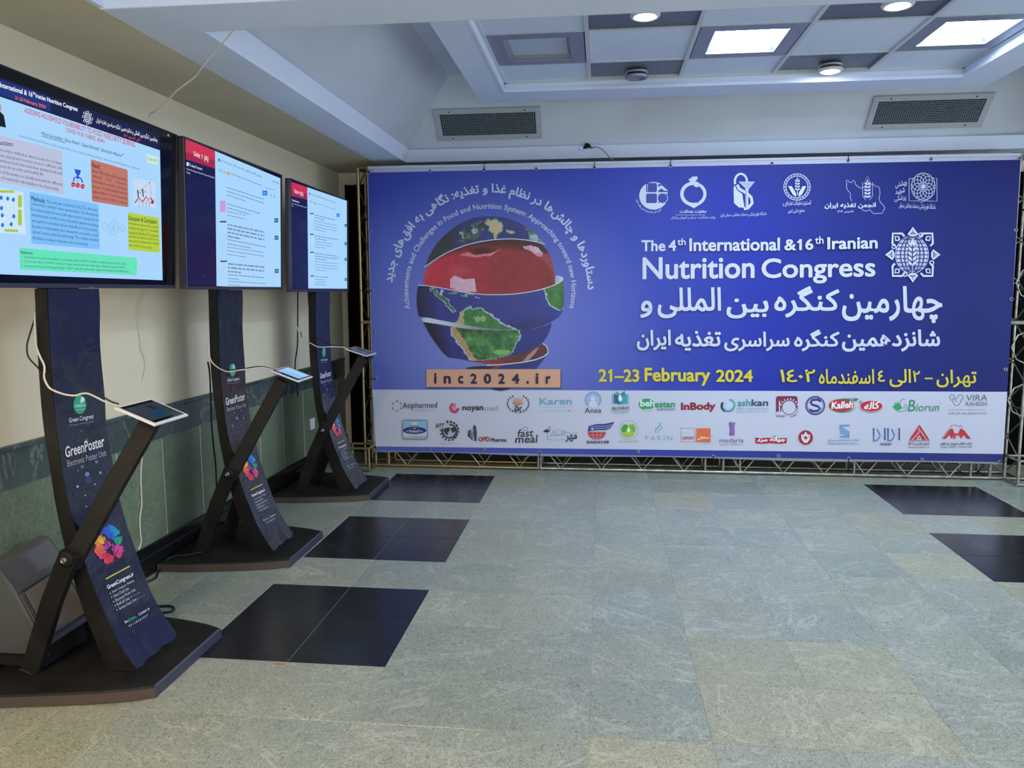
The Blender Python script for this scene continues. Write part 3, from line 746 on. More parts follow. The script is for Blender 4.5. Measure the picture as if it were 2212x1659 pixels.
for s_, x0, y0, x1, y1, h in (('Smart Congress Website', 842, 699, 1006, 611, 20), ('Smart Card Unit', 852, 728, 964, 668, 20), ('Electronic Poster Unit', 866, 761, 1015, 676, 20), ('RollCall Unit', 878, 791, 968, 741, 20),
                              ('Service Check Unit', 892, 822, 1022, 748, 20)):
    t(s_, x0, y0, x1, y1, h, 'c9cbd6', .004); P.disc('c9cbd6', x0-18, y0-2, 5, 6, n=4)
t('(RFID, QR Codes)', 974, 736, 1048, 694, 12, 'a6a8b8', res=1); t('(RFID, QR Codes)', 1028, 744, 1082, 712, 8, 'a6a8b8', res=1)
t('Be', 935, 922, 958, 909, 18); t('Green...', 961, 912, 1029, 873, 26, '2fc088', .012); t('Contact us', 1037, 866, 1117, 817, 20)
t('0 9 1 2 8 3 8 4 0 5 7', 966, 950, 1107, 866, 15, 'cfd0da')
P.build('contact_lettering', po)
# crossed arms
def bar(b, pts, w, y0, y1, dy=(0, 0)):
    """flat bar through (x,z) points, width w, between y0 and y1 (+dy drift along its length)"""
    P_ = [np.array(p, float) for p in pts]; k = len(P_); vs = []
    for i, p in enumerate(P_):
        d = P_[min(i+1, k-1)]-P_[max(i-1, 0)]; d /= np.linalg.norm(d); nn = np.array([-d[1], d[0]])*w/2; q = dy[0]+(dy[1]-dy[0])*i/(k-1)
        for s_, y in ((1, y0), (1, y1), (-1, y1), (-1, y0)): vs.append((p[0]+s_*nn[0], y+q, p[1]+s_*nn[1]))
    b.add(vs, [(4*i+j, 4*i+(j+1) % 4, 4*i+4+(j+1) % 4, 4*i+4+j) for i in range(k-1) for j in range(4)]+[(0, 1, 2, 3), tuple(range(4*k-4, 4*k))])
b = MB(); bar(b, [(-1.285, .050), (-1.235, .18), (-1.18, .325), (-1.10, .495), (-1.092, .515)], .070, -.286, -.252); b.build('leg', M_BP, ki, bevel=.003)
b = MB(); bar(b, [(-1.285, .050), (-1.24, .17), (-1.19, .30), (-1.165, .36)], .070, .030, .064); b.build('leg', M_BP, ki, bevel=.003)
b = MB(); bar(b, [(-1.118, .462), (-1.06, .585), (-.99, .73), (-.93, .855), (-.872, .975)], .070, -.25, -.218, dy=(0, .17)); b.build('arm', M_BP, ki, bevel=.003)
b = MB(); b.obox((-.882, -.045, .984), (.055, 0, -.021), (0, .05, 0), (.001, 0, .004)); b.build('tablet_plate', M_BP, ki, bevel=.001)
b = MB().lathe((-1.10, -.287, .495), [(.0285, .0), (.0285, -.004), (.024, -.006), (.001, -.006)], 24, axis=1); b.build('washer', M_BP, ki)
b = MB().lathe((-1.10, -.293, .495), [(.0125, .0), (.0125, -.008), (.009, -.012), (.004, -.009), (.001, -.009)], 6, axis=1, sm=False); b.build('bolt', M_STEEL, ki)
b = MB().box((-1.222, -.17, 1.38), (-1.2, .03, 1.85)); b.build('screen_bracket', M_BP, ki)
def copytree(o, parent=None):
    c = o.copy(); COL.objects.link(c); c.parent = parent
    for ch in list(o.children): copytree(ch, c)
    return c
OFF = [(0, 0), (-.045, 1.353), (-.012, 2.707)]
for i in (1, 2):
    c = copytree(ki); c.location.x += OFF[i][0]; c.location.y += OFF[i][1]; c.scale.z = (1, .997, .988)[i]
    for ch in c.children:
        if ch.name.startswith('tablet_plate'): ch.location.y += (0, .055, .07)[i]; ch.location.z += (0, .013, .021)[i]
        if ch.name.startswith('arm') and i == 2: ch.location.z += .018; ch.location.y += .02
    c['label'] = ['', 'black curved poster stand, middle of the row along the wall', 'black curved poster stand farthest from the viewer, next to the banner'][i]

# ---------------------------------------------------------------- televisions
TV = [(.046, 1.476, .047, .069), (1.289, 1.471, .035, .031), (2.563, 1.456, .028, .026)]
TW, TH = 1.2333, .7007
def tvframe(i):
    yc, zb, yaw, ti = TV[i]
    u = np.array([-math.sin(yaw), math.cos(yaw), 0]); n0 = np.array([math.cos(yaw), math.sin(yaw), 0])
    v_ = np.array([0, 0, math.cos(ti)])+n0*math.sin(ti); n_ = n0*math.cos(ti)-np.array([0, 0, math.sin(ti)])
    return np.array([-1.13, yc, zb]), u, v_, n_
def tvmap(i):
    o, u, v_, n_ = tvframe(i)
    def f(px, py, lift=.0):
        d = ray(px, py); t_ = np.dot(o+n_*lift-CAM, n_)/np.dot(d, n_); return CAM+t_*d
    return f
LB = ['large flat screen nearest the viewer showing a colourful research poster', 'middle flat screen showing Unit 1 (A) and a poster list', 'farthest and smallest-looking flat screen showing Unit 4 (D)']
def tv(i):
    o, u, v_, n_ = tvframe(i)
    t_ = thing('television', LB[i], 'screen', o, 'screens on the poster stands')
    def slab(b, u0, u1, v0, v1, n0, n1): b.obox(o+u*(u0+u1)/2+v_*(v0+v1)/2+n_*(n0+n1)/2, u*(u1-u0)/2, v_*(v1-v0)/2, n_*(n1-n0)/2)
    b = MB(); slab(b, -TW/2+.004, TW/2-.004, .004, TH-.004, -.036, -.004); b.build('rear_case', M_TVB, t_, bevel=.006)
    b = MB(); slab(b, -.25, .25, .08, .45, -.060, -.036); b.build('rear_hump', M_TVB, t_, bevel=.01)
    b = MB(); slab(b, -TW/2+.008, TW/2-.008, .014, TH-.008, -.004, 0); b.build('screen_glass', M_TVG, t_)
    b = MB(); slab(b, -TW/2, TW/2, TH-.008, TH, -.034, .002); slab(b, -TW/2, -TW/2+.008, .016, TH-.008, -.034, .002); slab(b, TW/2-.008, TW/2, .016, TH-.008, -.034, .002); b.build('bezel', M_TVF if i == 0 else M_TVF2, t_, bevel=.0015)
    b = MB(); slab(b, -TW/2, TW/2, 0, .016, -.034, .003); b.build('lower_bezel', M_TVL, t_, bevel=.0015)
    return t_
M_TVG = mat('black_screen_glass', '05060a', .08, spec=.25); M_TVF2 = mat('silvery_bezel_edge', '55535a', .3, .7); M_TVL = mat('grey_lower_bezel', '4b4a56', .3, .5)
T1, T2, T3 = tv(0), tv(1), tv(2)
BODY = 'a3cff5'
I = Screen(tvmap(0), 'screen', step=.00006, lift=.0006, emit=1.0); I.z(0, 100, 3.0175)
I.poly('0b1442', [(-330, 88), (0, 202), (1040, 577), (1043, 676), (0, 327), (-330, 216)]); I.poly('142e74', [(-330, 100), (0, 214), (330, 335), (330, 428), (0, 318), (-330, 208)])
I.poly(BODY, [(-330, 218), (0, 328), (1043, 678), (1060, 1525), (0, 1486), (-330, 1474)])
def t(s, x0, y0, x1, y1, h, c='22262e', b_=0, **k): I.T(s, x0, y0, x1, y1, h, c, b_, **k)
t('The 4th', -115, 224, -14, 258, 34, 'f4f6ff', .01)
I.poly('f4f6ff', [(188, 303), (193, 296), (193, 306), (189, 310)]); t('International & 16', 0, 266, 212, 332, 34, 'f4f6ff', .018); t('th', 213, 312, 228, 317, 20, 'f4f6ff', .01)
t('Iranian Nutrition Congress', 232, 343, 506, 434, 38, 'f4f6ff', .018)
t('21-23 February 2024', 98, 351, 298, 414, 30, 'ff6a4a', .012)
for a in range(8):
    a = a*PI/4; I.ring('dfe6fa', 571+27*math.cos(a), 466+36*math.sin(a)+8*math.cos(a), 8, 3, n=8)
I.ring('dfe6fa', 571, 466, 18, 3, 26, n=20)
for x in (562, 571, 580): I.line('dfe6fa', [(x, 442), (x, 490)], 2)
for y in (455, 466, 477): I.line('dfe6fa', [(555, y-3), (588, y+5)], 2)
t('چهارمین کنگره بین المللی و شانزدهمین کنگره سراسری تغذیه ایران', 628, 502, 1027, 634, 42, 'f4f6ff', .012, fa=True)
t('۲ الی ۴ اسفند ۱۴۰۲', 808, 594, 917, 628, 24, 'ff5a48', .01, fa=True)
t('ASSESSING HOUSEHOLD VULNERABILITY TO FOOD INSECURITY DURING', 160, 432, 880, 660, 34, 'c8203c', .008)
t('COVID-19 IN TABRIZ, IRAN', 430, 562, 680, 638, 32, 'c8203c', .008)
t('Mitra Sarmadikia¹, Rana Abedi², Sajjad Ahmadi³, Beitullah Alipour⁴', 272, 585, 806, 732, 34, '1b1f28', .006); I.line('1b1f28', [(272, 585), (424, 628)], 3)
t('1,2,3- Faculty of Nutrition and Food Science, Tabriz University of Medical Sciences, Tabriz, Iran 4-Faculty of Medicine, Tabriz University of Medical Sciences, Tabriz, Iran', 125, 592, 908, 810, 17, '2c3442', res=1)
I.poly('c8e4d0', [(960, 702), (1030, 722), (1031, 775), (961, 757)]); t('Code: 433', 966, 740, 1022, 757, 20, '68715c', .0)
I.poly('0c0e14', [(-60, 400), (0, 425), (25, 450), (39, 530), (0, 522), (-60, 505)]); I.disc('b88a72', -4, 402, 12, 28, n=14)
I.poly('b4bcd6', [(-300, 500), (0, 578), (404, 684), (416, 966), (0, 884), (-300, 835)])
t('Introduction:', -80, 632, 86, 653, 30, '20242e', .012)
for s_, x0, y0, x1, y1 in (("insecurity is defined as 'when people do not have", -12, 686, 403, 780), ('adequate physical and economic access to sufficient, safe', -36, 718, 405, 812), ('nutritious foods that meet their dietary needs and', -10, 757, 405, 846),
                           ('preferences for an active and healthy life.', -52, 785, 286, 852), ('The aim of this study is to identify and rank the different', -58, 822, 408, 918), ("aspects of households' vulnerability to food insecurity", -58, 858, 381, 948)): t(s_, x0, y0, x1, y1, 28, '333a4a', res=1)
I.poly('78b8f0', [(198, 948), (634, 1028), (642, 1036), (650, 1318), (642, 1323), (212, 1286), (204, 1278), (191, 956)])
t('Methods:', 204, 1004, 294, 1024, 30, '14202e', .015)
for s_, x0, y0, x1, y1 in (('This study was conducted in 2022.The data were', 303, 1027, 636, 1083), ('collected by a standard online questionnaire. The Household', 205, 1040, 637, 1117), ('Food Insecurity Access Scale was used to assess food', 205, 1077, 637, 1150),
                           ('insecurity levels, and first-order structural equation modeling', 207, 1112, 638, 1184), ('was applied to determine factors that affect food insecurity.', 207, 1150, 637, 1216), ('Six items of vulnerability were measured: economic, social,', 208, 1187, 639, 1248),
                           ('cultural, human, physical, psychology. The sample included', 210, 1224, 641, 1279), ('420 families residing in that was selected randomly.', 211, 1263, 575, 1306)): t(s_, x0, y0, x1, y1, 26, '1e3048', res=1)
I.poly('b97262', [(598, 738), (826, 804), (832, 812), (837, 1044), (830, 1048), (606, 1012), (599, 1004), (592, 746)])
t('Result:', 600, 786, 653, 801, 30, '1c1014', .014)
for i, s_ in enumerate(('About %43 of the total households,', 'indicated      food      insecurity.', 'Psychological, economic, and human', 'aspects of vulnerability had the', 'highest effect on food insecurity', 'during the initial COVID-19 lockdown.')):
    t(s_, 601+i*.6, 824+i*34, 826+i, 885+i*30.5, 26, '3c1c1c', res=1)
I.poly('b0c83a', [(840, 1082), (1030, 1118), (1036, 1126), (1041, 1340), (1034, 1345), (845, 1326), (838, 1318), (834, 1090)])
t('Discussion & Conclusion:', 836, 1132, 1024, 1160, 30, '10180c', .014)
for i, s_ in enumerate(('policymakers must provide economic', 'and financial support to vulnerable', 'households. Abolition of US economic', 'and financial sanctions imposed on', 'Iran must be implemented to battle', 'with COVID-19 in this country.')):
    t(s_, 837+i*.5, 1165+i*28.6, (1033 if i < 5 else 990)+i*.3, 1194+i*26.5, 22, '2c3810', res=1)
I.poly('62dcb4', [(132, 1313), (888, 1379), (893, 1386), (892, 1488), (884, 1492), (138, 1455), (131, 1448), (126, 1320)])
t('References:', 135, 1352, 215, 1358, 22, '0c2c24', .008)
for s_, x0, y0, x1, y1 in (('1.    Determinants of household vulnerability to food insecurity during COVID-19 lockdown in a mid-term period in Iran (2022)', 136, 1383, 822, 1430), ('2.    The short-term effects of COVID-19 outbreak on dietary diversity and food security status of Iranian households (2021)', 136, 1412, 812, 1454),
                           ('3.    An overview of food insecurity during the global COVID-19 outbreak: transformative change and priorities for the Middle East', 137, 1441, 841, 1480)): t(s_, x0, y0, x1, y1, 20, '12483c', res=1)
I.poly('c4dff4', [(-200, 900), (0, 925), (150, 950), (168, 1228), (0, 1215), (-200, 1200)])
for x, y in ((8, 987), (50, 993), (87, 1000), (10, 1055), (15, 1102), (90, 1108), (17, 1165), (73, 1160), (-40, 985), (-40, 1050), (-30, 1160)): I.disc('1f6fe0', x, y, 10, 14, n=14)
for x0, y0, x1, y1 in ((118, 968, 142, 1047), (118, 1062, 142, 1165), (-40, 935, 92, 952), (30, 1190, 118, 1208)): I.poly('aabf2c', [(x0, y0), (x1, y0+5), (x1, y1+4), (x0, y1)])
for q in (((20, 1040), (85, 1100)), ((20, 1100), (80, 1108)), ((30, 1150), (80, 1112)), ((90, 1020), (92, 1090)), ((40, 1165), (60, 1162)), ((30, 1190), (168, 1228))): I.line('8fa4b8', q, 1.2)
I.poly('1e55c4', [(485, 800), (528, 808), (520, 838), (494, 832)]); I.poly('1e55c4', [(500, 832), (514, 836), (514, 866), (500, 862)]); I.line('1e55c4', [(478, 880), (484, 858), (507, 850), (530, 864), (537, 885)], 8)
for x, y in ((478, 901), (507, 906), (538, 913)): I.disc('c42a34', x, y, 14, 16, n=14); I.line('e8c0c4', [(x-8, y), (x+8, y+2)], 3); I.disc('1e2a44', x, y-26, 3, 4, n=8)
I.poly('bed4ea', [(870, 860), (1012, 884), (1016, 1056), (876, 1040)])
I.line('b01c34', [(880, 1020), (903, 988), (930, 1014), (953, 980), (968, 1004), (980, 984), (997, 1018)], 8); I.poly('b01c34', [(978, 1022), (1003, 1028), (1002, 996)])
for x in (905, 930, 952, 972): I.line('2a3038', [(x, 1005), (x+1, 1050)], 2)
for x, y in ((898, 960), (930, 955)): I.disc('14181e', x, y-18, 5, 6, n=8); I.line('14181e', [(x, y-14), (x+4, y+26)], 6); I.line('14181e', [(x, y-4), (x+22, y-6)], 3)
I.line('2a3038', [(905, 952), (975, 888), (988, 970)], 2); I.disc('2a3038', 975, 888, 4, 4, n=8)
for x, y, r in ((682, 1171, 18), (742, 1182, 38), (798, 1188, 14)): I.ring('6f8aa8', x, y, r*.86, 1.6, r*1.25, n=20)
for a in range(0, 180, 45): a = math.radians(a); I.line('8098b4', [(742-31*math.cos(a), 1182-46*math.sin(a)), (742+31*math.cos(a), 1182+46*math.sin(a))], 1.4)
I.line('6f8aa8', [(700, 1175), (712, 1176)], 1.5); I.line('6f8aa8', [(774, 1186), (786, 1187)], 1.5)
I.line('f0f2f6', [(1092, 573), (1101, 588)], 2); I.line('f0f2f6', [(1101, 574), (1092, 587)], 2)
I.build('screen_image', T1)
K = Ink(tvmap(0), 'logo_ink', lift=.0045, rough=.3); K.z(0, 100, 3.0175); K.ring('a8a8b0', 589, 1570, 4.5, 1.8, n=12); K.T('LG', 596, 1576, 607, 1577, 9, 'a8a8b0', .02); K.build('maker_logo', T1)
def listscreen(I, red, navy, body, unit, tx, persian, allp, orange, btn, thumbs, teal, paras, parent):
    I.poly('c42a4c', red); I.poly('a01c44', [red[3], red[2], tuple((np.array(red[1])*.45+np.array(red[2])*.55)), tuple((np.array(red[0])*.35+np.array(red[3])*.65))])
    I.poly('0c1244', navy); I.poly(BODY, body)
    I.T(unit[0], *unit[1:], 'f4f0f4', .012, res=3)
    for s_, x0, y0, x1, y1, h, b_ in tx: I.T(s_, x0, y0, x1, y1, h, 'e4e8f4', b_, res=1)
    I.T('چهارمین کنگره بین المللی و شانزدهمین کنگره سراسری تغذیه ایران', *persian, '36465a', .0, fa=True, res=1); I.disc('10141c', persian[0]-12, persian[1]-persian[4]*.45, persian[4]*.18, persian[4]*.55, n=8)
    I.T('All Posters', *allp, '6c8298', 0, res=1); I.rect('d89a3c', *orange); I.rect('1f78e8', *btn)
    bx = (btn[2]-btn[0]); I.rect('9cc8f8', btn[0]+bx*.25, btn[1]+(btn[3]-btn[1])*.42, btn[2]-bx*.25, btn[1]+(btn[3]-btn[1])*.6)
    for x0, y0, x1, y1, pk in thumbs:
        if pk: I.rect('c8a4dc', x0, y0, x1, y1); I.para('8f5fae', x0+6, y0+10, x1-6, y1-16, 6, 4, 3); continue
        I.rect('b8d8f4', x0, y0, x1, y1); I.rect('1c3c7c', x0, y0, x1, y0+(y1-y0)*.13)
        I.para('7f9cc0', x0+4, y0+(y1-y0)*.25, x1-4, y1-6, 7, (y1-y0)*.03, int(y0))
    for q in teal: I.rect('22687c', *q); I.rect('a8ccd8', q[0]+(q[2]-q[0])*.2, (q[1]+q[3])/2-3, q[2]-(q[2]-q[0])*.2, (q[1]+q[3])/2+3)
    for k_, (x0, y0, x1, n_, pitch, h, dy, last) in enumerate(paras): I.para('6c8aa6', x0, y0, x1, y0+pitch*(n_-1), n_, h, k_*7+3, last, dy)
    I.build('screen_image', parent)
I = Screen(tvmap(1), 'screen', step=.00006, lift=.0006, emit=1.0); I.z(380, 280, 4.61)
listscreen(I, [(95, 90), (388, 212), (391, 392), (98, 293)], [(98, 294), (391, 393), (405, 1557), (99, 1545)], [(389, 212), (1040, 485), (1046, 1586), (405, 1557)],
           ('Unit 1 (A)', 178, 276, 324, 336, 66), [('Today Posters', 134, 372, 262, 414, 34, .015), ('Posters Presenting or Attendee Today at the Specified', 107, 402, 382, 492, 22, .005), ('Times', 107, 434, 143, 446, 20, .005)],
           (442, 318, 858, 486, 34), (426, 414, 508, 444, 30), (513, 420, 537, 452), (862, 607, 911, 655),
           [(435, 707, 500, 822, 1), (438, 910, 503, 1025, 0), (443, 1305, 508, 1412, 0)], [(980, 882, 1019, 925), (982, 1056, 1020, 1097), (984, 1388, 1023, 1428)],
           [(548, 434, 852, 1, 10, 8, 118, 1), (508, 570, 875, 3, 38, 9, 120, .5), (512, 735, 838, 2, 38, 9, 96, .7), (512, 812, 700, 2, 36, 7, 40, .95), (514, 938, 880, 4, 38, 15, 76, .36), (514, 1090, 892, 2, 40, 9, 74, .6), (512, 1166, 880, 3, 36, 7, 55, .5),
            (518, 1328, 880, 3, 38, 15, 35, .36), (518, 1440, 878, 2, 36, 9, 30, .3), (518, 1505, 895, 2, 36, 7, 26, .34), (890, 575, 976, 1, 10, 6, 24, 1)], T2)
I2 = Screen(tvmap(1), 'screen', step=.00006, lift=.0012, emit=1.0); I2.z(380, 280, 4.61); I2.rect('e8ecf4', 106, 326, 129, 360); I2.line('10164a', [(110, 352), (118, 338), (126, 334)], 3)
for x, y in ((969, 516), (992, 524), (1016, 532), (950, 655), (980, 666)): I2.ring('3a5068', x, y, 5, 3, 9, n=10)
I2.line('f0f2f6', [(272, 1460), (276, 1462)], 4); I2.build('screen_icons', T2)
I = Screen(tvmap(2), 'screen', step=.00006, lift=.0006, emit=1.0); I.z(380, 280, 4.61)
listscreen(I, [(1150, 519), (1308, 573), (1310, 700), (1150, 660)], [(1150, 661), (1310, 701), (1318, 1582), (1150, 1586)], [(1308, 573), (1702, 710), (1706, 1585), (1318, 1582)],
           ('Unit 4 (D)', 1180, 640, 1268, 676, 48), [('Today Posters', 1153, 716, 1229, 738, 26, .015), ('Posters Presenting or Attendee Today at the Specified', 1152, 742, 1300, 784, 14, .004), ('Times', 1152, 764, 1170, 768, 12, .004)],
           (1344, 650, 1592, 742, 24), (1330, 722, 1378, 738, 20), (1381, 722, 1397, 748), (1600, 834, 1630, 868),
           [(1334, 830, 1372, 912, 0), (1335, 1038, 1373, 1120, 0), (1337, 1217, 1375, 1302, 0), (1340, 1452, 1376, 1532, 0)], [(1679, 939, 1702, 968), (1679, 1121, 1702, 1150), (1679, 1277, 1702, 1306), (1680, 1479, 1703, 1506)],
           [(1408, 736, 1588, 1, 10, 5, 56, 1), (1380, 845, 1588, 2, 26, 8, 52, .5), (1380, 905, 1598, 4, 28, 6, 48, .5), (1382, 1052, 1618, 2, 26, 8, 42, .5), (1382, 1108, 1560, 3, 27, 6, 30, .6), (1384, 1228, 1615, 3, 26, 8, 30, .5), (1384, 1312, 1615, 4, 27, 6, 22, .5),
            (1386, 1458, 1518, 1, 10, 8, 10, 1), (1386, 1488, 1492, 3, 25, 6, 6, 1)], T3)

# ---------------------------------------------------------------- tablets
def tablet(i, x, y, z, yaw, ti, content):
    t_ = thing('tablet', ['white tablet on the nearest stand arm, showing a dim dark page', 'white tablet on the middle stand arm, showing a bright blue page', 'white tablet on the farthest stand arm, in front of the truss'][i], 'tablet', (x, y, z), 'white tablets on the stand arms')
    e1 = np.array([math.sin(yaw), math.cos(yaw), 0]); o_ = np.array([math.cos(yaw), -math.sin(yaw), 0]); e2 = o_*math.cos(ti)-np.array([0, 0, 1])*math.sin(ti); n_ = np.cross(e2, e1); n_ = n_ if n_[2] > 0 else -n_
    c = np.array([x, y, z])
    MB().obox(c-n_*.0045, e1*.12, e2*.085, n_*.0045).build('tablet_body', M_WPL, t_, bevel=.003)
    MB().obox(c+n_*.0004, e1*.104, e2*.073, n_*.0004).build('tablet_glass', M_TVG, t_)
    def f(px, py, lift): return c+e1*px+e2*py+n_*lift
    I = Screen(f, 'tablet_screen', step=.0001, lift=.0011, emit=(.30, .9, .5)[i])
    for col, q in content: I.poly(col, q)
    I.build('tablet_screen', t_)
R_ = lambda x0, y0, x1, y1: [(x0, y0), (x1, y0), (x1, y1), (x0, y1)]
tablet(0, -.882, -.035, 1.006, -.002, .384, [('4a5c70', R_(-.100, -.058, .100, .058)), ('3a3040', R_(.01, -.040, .05, -.008)), ('22608c', R_(-.05, .0, .04, .045)), ('2c7048', R_(.045, .01, .085, .04)), ('5a7486', R_(-.095, -.052, -.06, -.03))])
tablet(1, -.899, 1.385, 1.001, -.034, .362, [('8cc4f0', R_(-.07, -.066, .100, .066)), ('10184a', R_(-.100, -.066, -.07, .066)), ('b42848', R_(-.100, -.066, -.07, -.035)), ('a4d0f4', R_(.02, -.066, .100, .066))])
tablet(2, -.930, 2.770, 1.022, .021, .305, [('46587c', R_(-.100, -.066, .100, .066)), ('8a98b4', [(-.045, -.066), (-.015, -.066), (-.03, .066), (-.06, .066)])])
# ---------------------------------------------------------------- cables
def cable(name, label, pts, r, m_, k=5):
    o = MB().tube(smooth(pts, k), r, 7).build(name, m_, loc=pts[0]); return tag(o, label, 'cable')
def pxl(pts, o, k, yv):   # pixel path with a depth (world Y) for each point
    return [at(o[0]+x/k, o[1]+y/k, 1, yy) for (x, y), yy in zip(pts, yv)]
q = [(252, 250), (250, 330), (252, 400), (260, 490), (285, 560), (314, 620), (319, 660), (318, 720), (350, 785), (400, 815), (470, 838), (540, 845), (580, 833), (625, 830), (680, 852), (760, 892), (838, 914)]
cable('charging_cable', 'white cable looping across the nearest stand to its tablet', pxl(q, (0, 600), 3.319, [-.20, -.215, -.222, -.226, -.228, -.23, -.235, -.24, -.24, -.24, -.235, -.225, -.215, -.205, -.19, -.175, -.16]), .0036, M_CABW)
q = [(262, 230), (250, 290), (215, 400), (193, 490), (205, 570), (268, 640), (312, 686), (365, 702), (440, 708), (520, 735), (600, 772), (700, 830), (790, 884), (850, 905)]
cable('power_cable', 'black cable hanging off the back of the nearest stand to its tablet', pxl(q, (0, 600), 3.319, [-.18, -.19, -.20, -.21, -.22, -.225, -.235, -.24, -.245, -.235, -.22, -.2, -.18, -.15]), .003, M_CABB)
q = [(133, 280), (133, 370), (150, 420), (190, 455), (240, 475), (290, 468), (330, 463), (400, 453), (440, 452), (492, 464)]
cable('charging_cable', 'white cable looping across the middle stand to its tablet', pxl(q, (400, 620), 2.593, [1.12, 1.12, 1.115, 1.11, 1.11, 1.12, 1.14, 1.18, 1.22, 1.265]), .0036, M_CABW)
q = [(180, 430), (240, 462), (300, 464), (340, 456), (385, 448), (430, 446), (465, 452), (500, 464)]
cable('power_cable', 'black cable beside the white one on the middle stand', pxl(q, (400, 620), 2.593, [1.11, 1.115, 1.13, 1.15, 1.18, 1.22, 1.25, 1.29]), .003, M_CABB)
q = [(127, 420), (136, 470), (141, 560), (145, 700), (150, 800), (160, 900), (170, 990), (174, 1080), (176, 1160), (160, 1300), (150, 1400)]
cable('power_cable', 'long black cable hanging straight down behind the middle stand', [at(400+x/2.593, 620+y/2.593, 0, -1.33-.03*i/10) for i, (x, y) in enumerate(q)], .0045, M_CABB)
q = [(640, -200), (700, -30), (760, 25), (850, 75), (930, 120), (1000, 153), (1100, 157), (1250, 151), (1400, 157), (1500, 178)]
cable('charging_cable', 'white cable running from the farthest stand to its tablet', pxl(q, (560, 730), 7.9, [2.50, 2.49, 2.485, 2.48, 2.48, 2.49, 2.51, 2.56, 2.61, 2.655]), .0038, M_CABW)
q = [(710, -100), (730, 0), (850, 70), (920, 45), (1000, 14), (1060, 30), (1130, 78), (1240, 122), (1330, 132), (1410, 148), (1500, 172)]
cable('power_cable', 'black cable arching from the farthest stand to its tablet', pxl(q, (560, 730), 7.9, [2.5, 2.49, 2.48, 2.49, 2.5, 2.52, 2.55, 2.59, 2.62, 2.64, 2.665]), .0032, M_CABB)
q = [(657, -800), (656, -300), (654, 0), (650, 150), (635, 260), (620, 350), (612, 440), (612, 560), (640, 800), (660, 1000)]
cable('power_cable', 'long black cable hanging behind the farthest stand', [at(560+x/7.9, 730+y/7.9, 0, -1.36) for x, y in q], .0045, M_CABB)
q = [(-1.455, .60, .0), (-1.45, .70, .0), (-1.43, .80, .0), (-1.46, .88, .0), (-1.44, .96, .050), (-1.36, 1.02, .05), (-1.30, 1.10, .05), (-1.36, 1.18, .05)]
cable('floor_cable', 'black cable coiled on the floor behind the middle stand', [(x, y, z+.006) for x, y, z in q], .005, M_CABB)
q = [(-1.30, .40, .006), (-1.22, .45, .006), (-1.16, .465, .006), (-1.125, .44, .006), (-1.12, .405, .006), (-1.17, .385, .006), (-1.26, .39, .006), (-1.40, .36, .006)]
cable('floor_cable', 'black cable loop on the floor beyond the nearest base plate', q, .005, M_CABB)

# ---------------------------------------------------------------- grey moulded bin
bn = thing('waste_bin', 'silver grey moulded plastic bin between the nearest stand and the wall', 'bin', (-1.36, -.1, .046))
ya, yb = -.238, .062
def slant(y, s_, t_):   # point on the slanted face: s along, t up
    return None
prof = [(-1.475, .118), (-1.245, .118), (-1.365, .352), (-1.38, .372), (-1.42, .425), (-1.435, .440), (-1.475, .440)]
b = MB(); k = len(prof)
vs = [(x, ya-(.008 if z < .2 else 0), z) for x, z in prof]+[(x+(.0), yb+(.008 if z < .2 else 0), z+(.03 if z > .3 else 0)) for x, z in prof]
b.add(vs, [(i, (i+1) % k, k+(i+1) % k, k+i) for i in range(k)]+[tuple(range(k)), tuple(range(k, 2*k))])
b.build('body', M_BIN, bn, bevel=.014)
A0 = np.array([-1.367, ya, .355]); A1 = np.array([-1.367, yb, .385]); B0 = np.array([-1.245, ya-.008, .118]); B1 = np.array([-1.245, yb+.008, .118]); nn = np.array([.89, 0, .456])
def sf(u, v_, n_): return (A0*(1-u)+A1*u)*(1-v_)+(B0*(1-u)+B1*u)*v_+nn*n_
def fr(b, u0, u1, v0, v1, na, nb):
    vs = [sf(u, v_, n_) for n_ in (na, nb) for u, v_ in ((u0, v0), (u1, v0), (u1, v1), (u0, v1))]; b.add(vs, [(0, 3, 2, 1), (4, 5, 6, 7), (0, 1, 5, 4), (1, 2, 6, 5), (2, 3, 7, 6), (3, 0, 4, 7)])
b = MB()
fr(b, .03, .97, .03, .12, -.004, .012); fr(b, .03, .97, .88, .97, -.004, .012); fr(b, .03, .12, .12, .88, -.004, .012); fr(b, .88, .97, .12, .88, -.004, .012); b.build('raised_rim', M_BIN, bn, bevel=.005)
b = MB(); fr(b, .14, .86, .14, .86, .0, .007); b.build('flap_panel', M_BINP, bn, bevel=.004)
MB().box((-1.47, ya+.01, .0465), (-1.262, yb-.005, .118)).build('foot_rim', M_BINBASE, bn)  # dark block closing the gap below the silver body

fz = at(603, 1434, 2, 0)
tag(MB().prism([(fz[0]+x, fz[1]+y) for x, y in ((-.022, -.004), (-.008, .006), (.006, .003), (.02, .005), (.024, -.002), (.004, -.007), (-.012, -.008))], .0, .0012, axis=2).build('orange_scrap', mat('orange_scrap', 'b0702c', .7), loc=fz), 'tiny orange stain on the floor beside the nearest black tiles', 'scrap')  # flat sliver standing for an orange stain on the tile
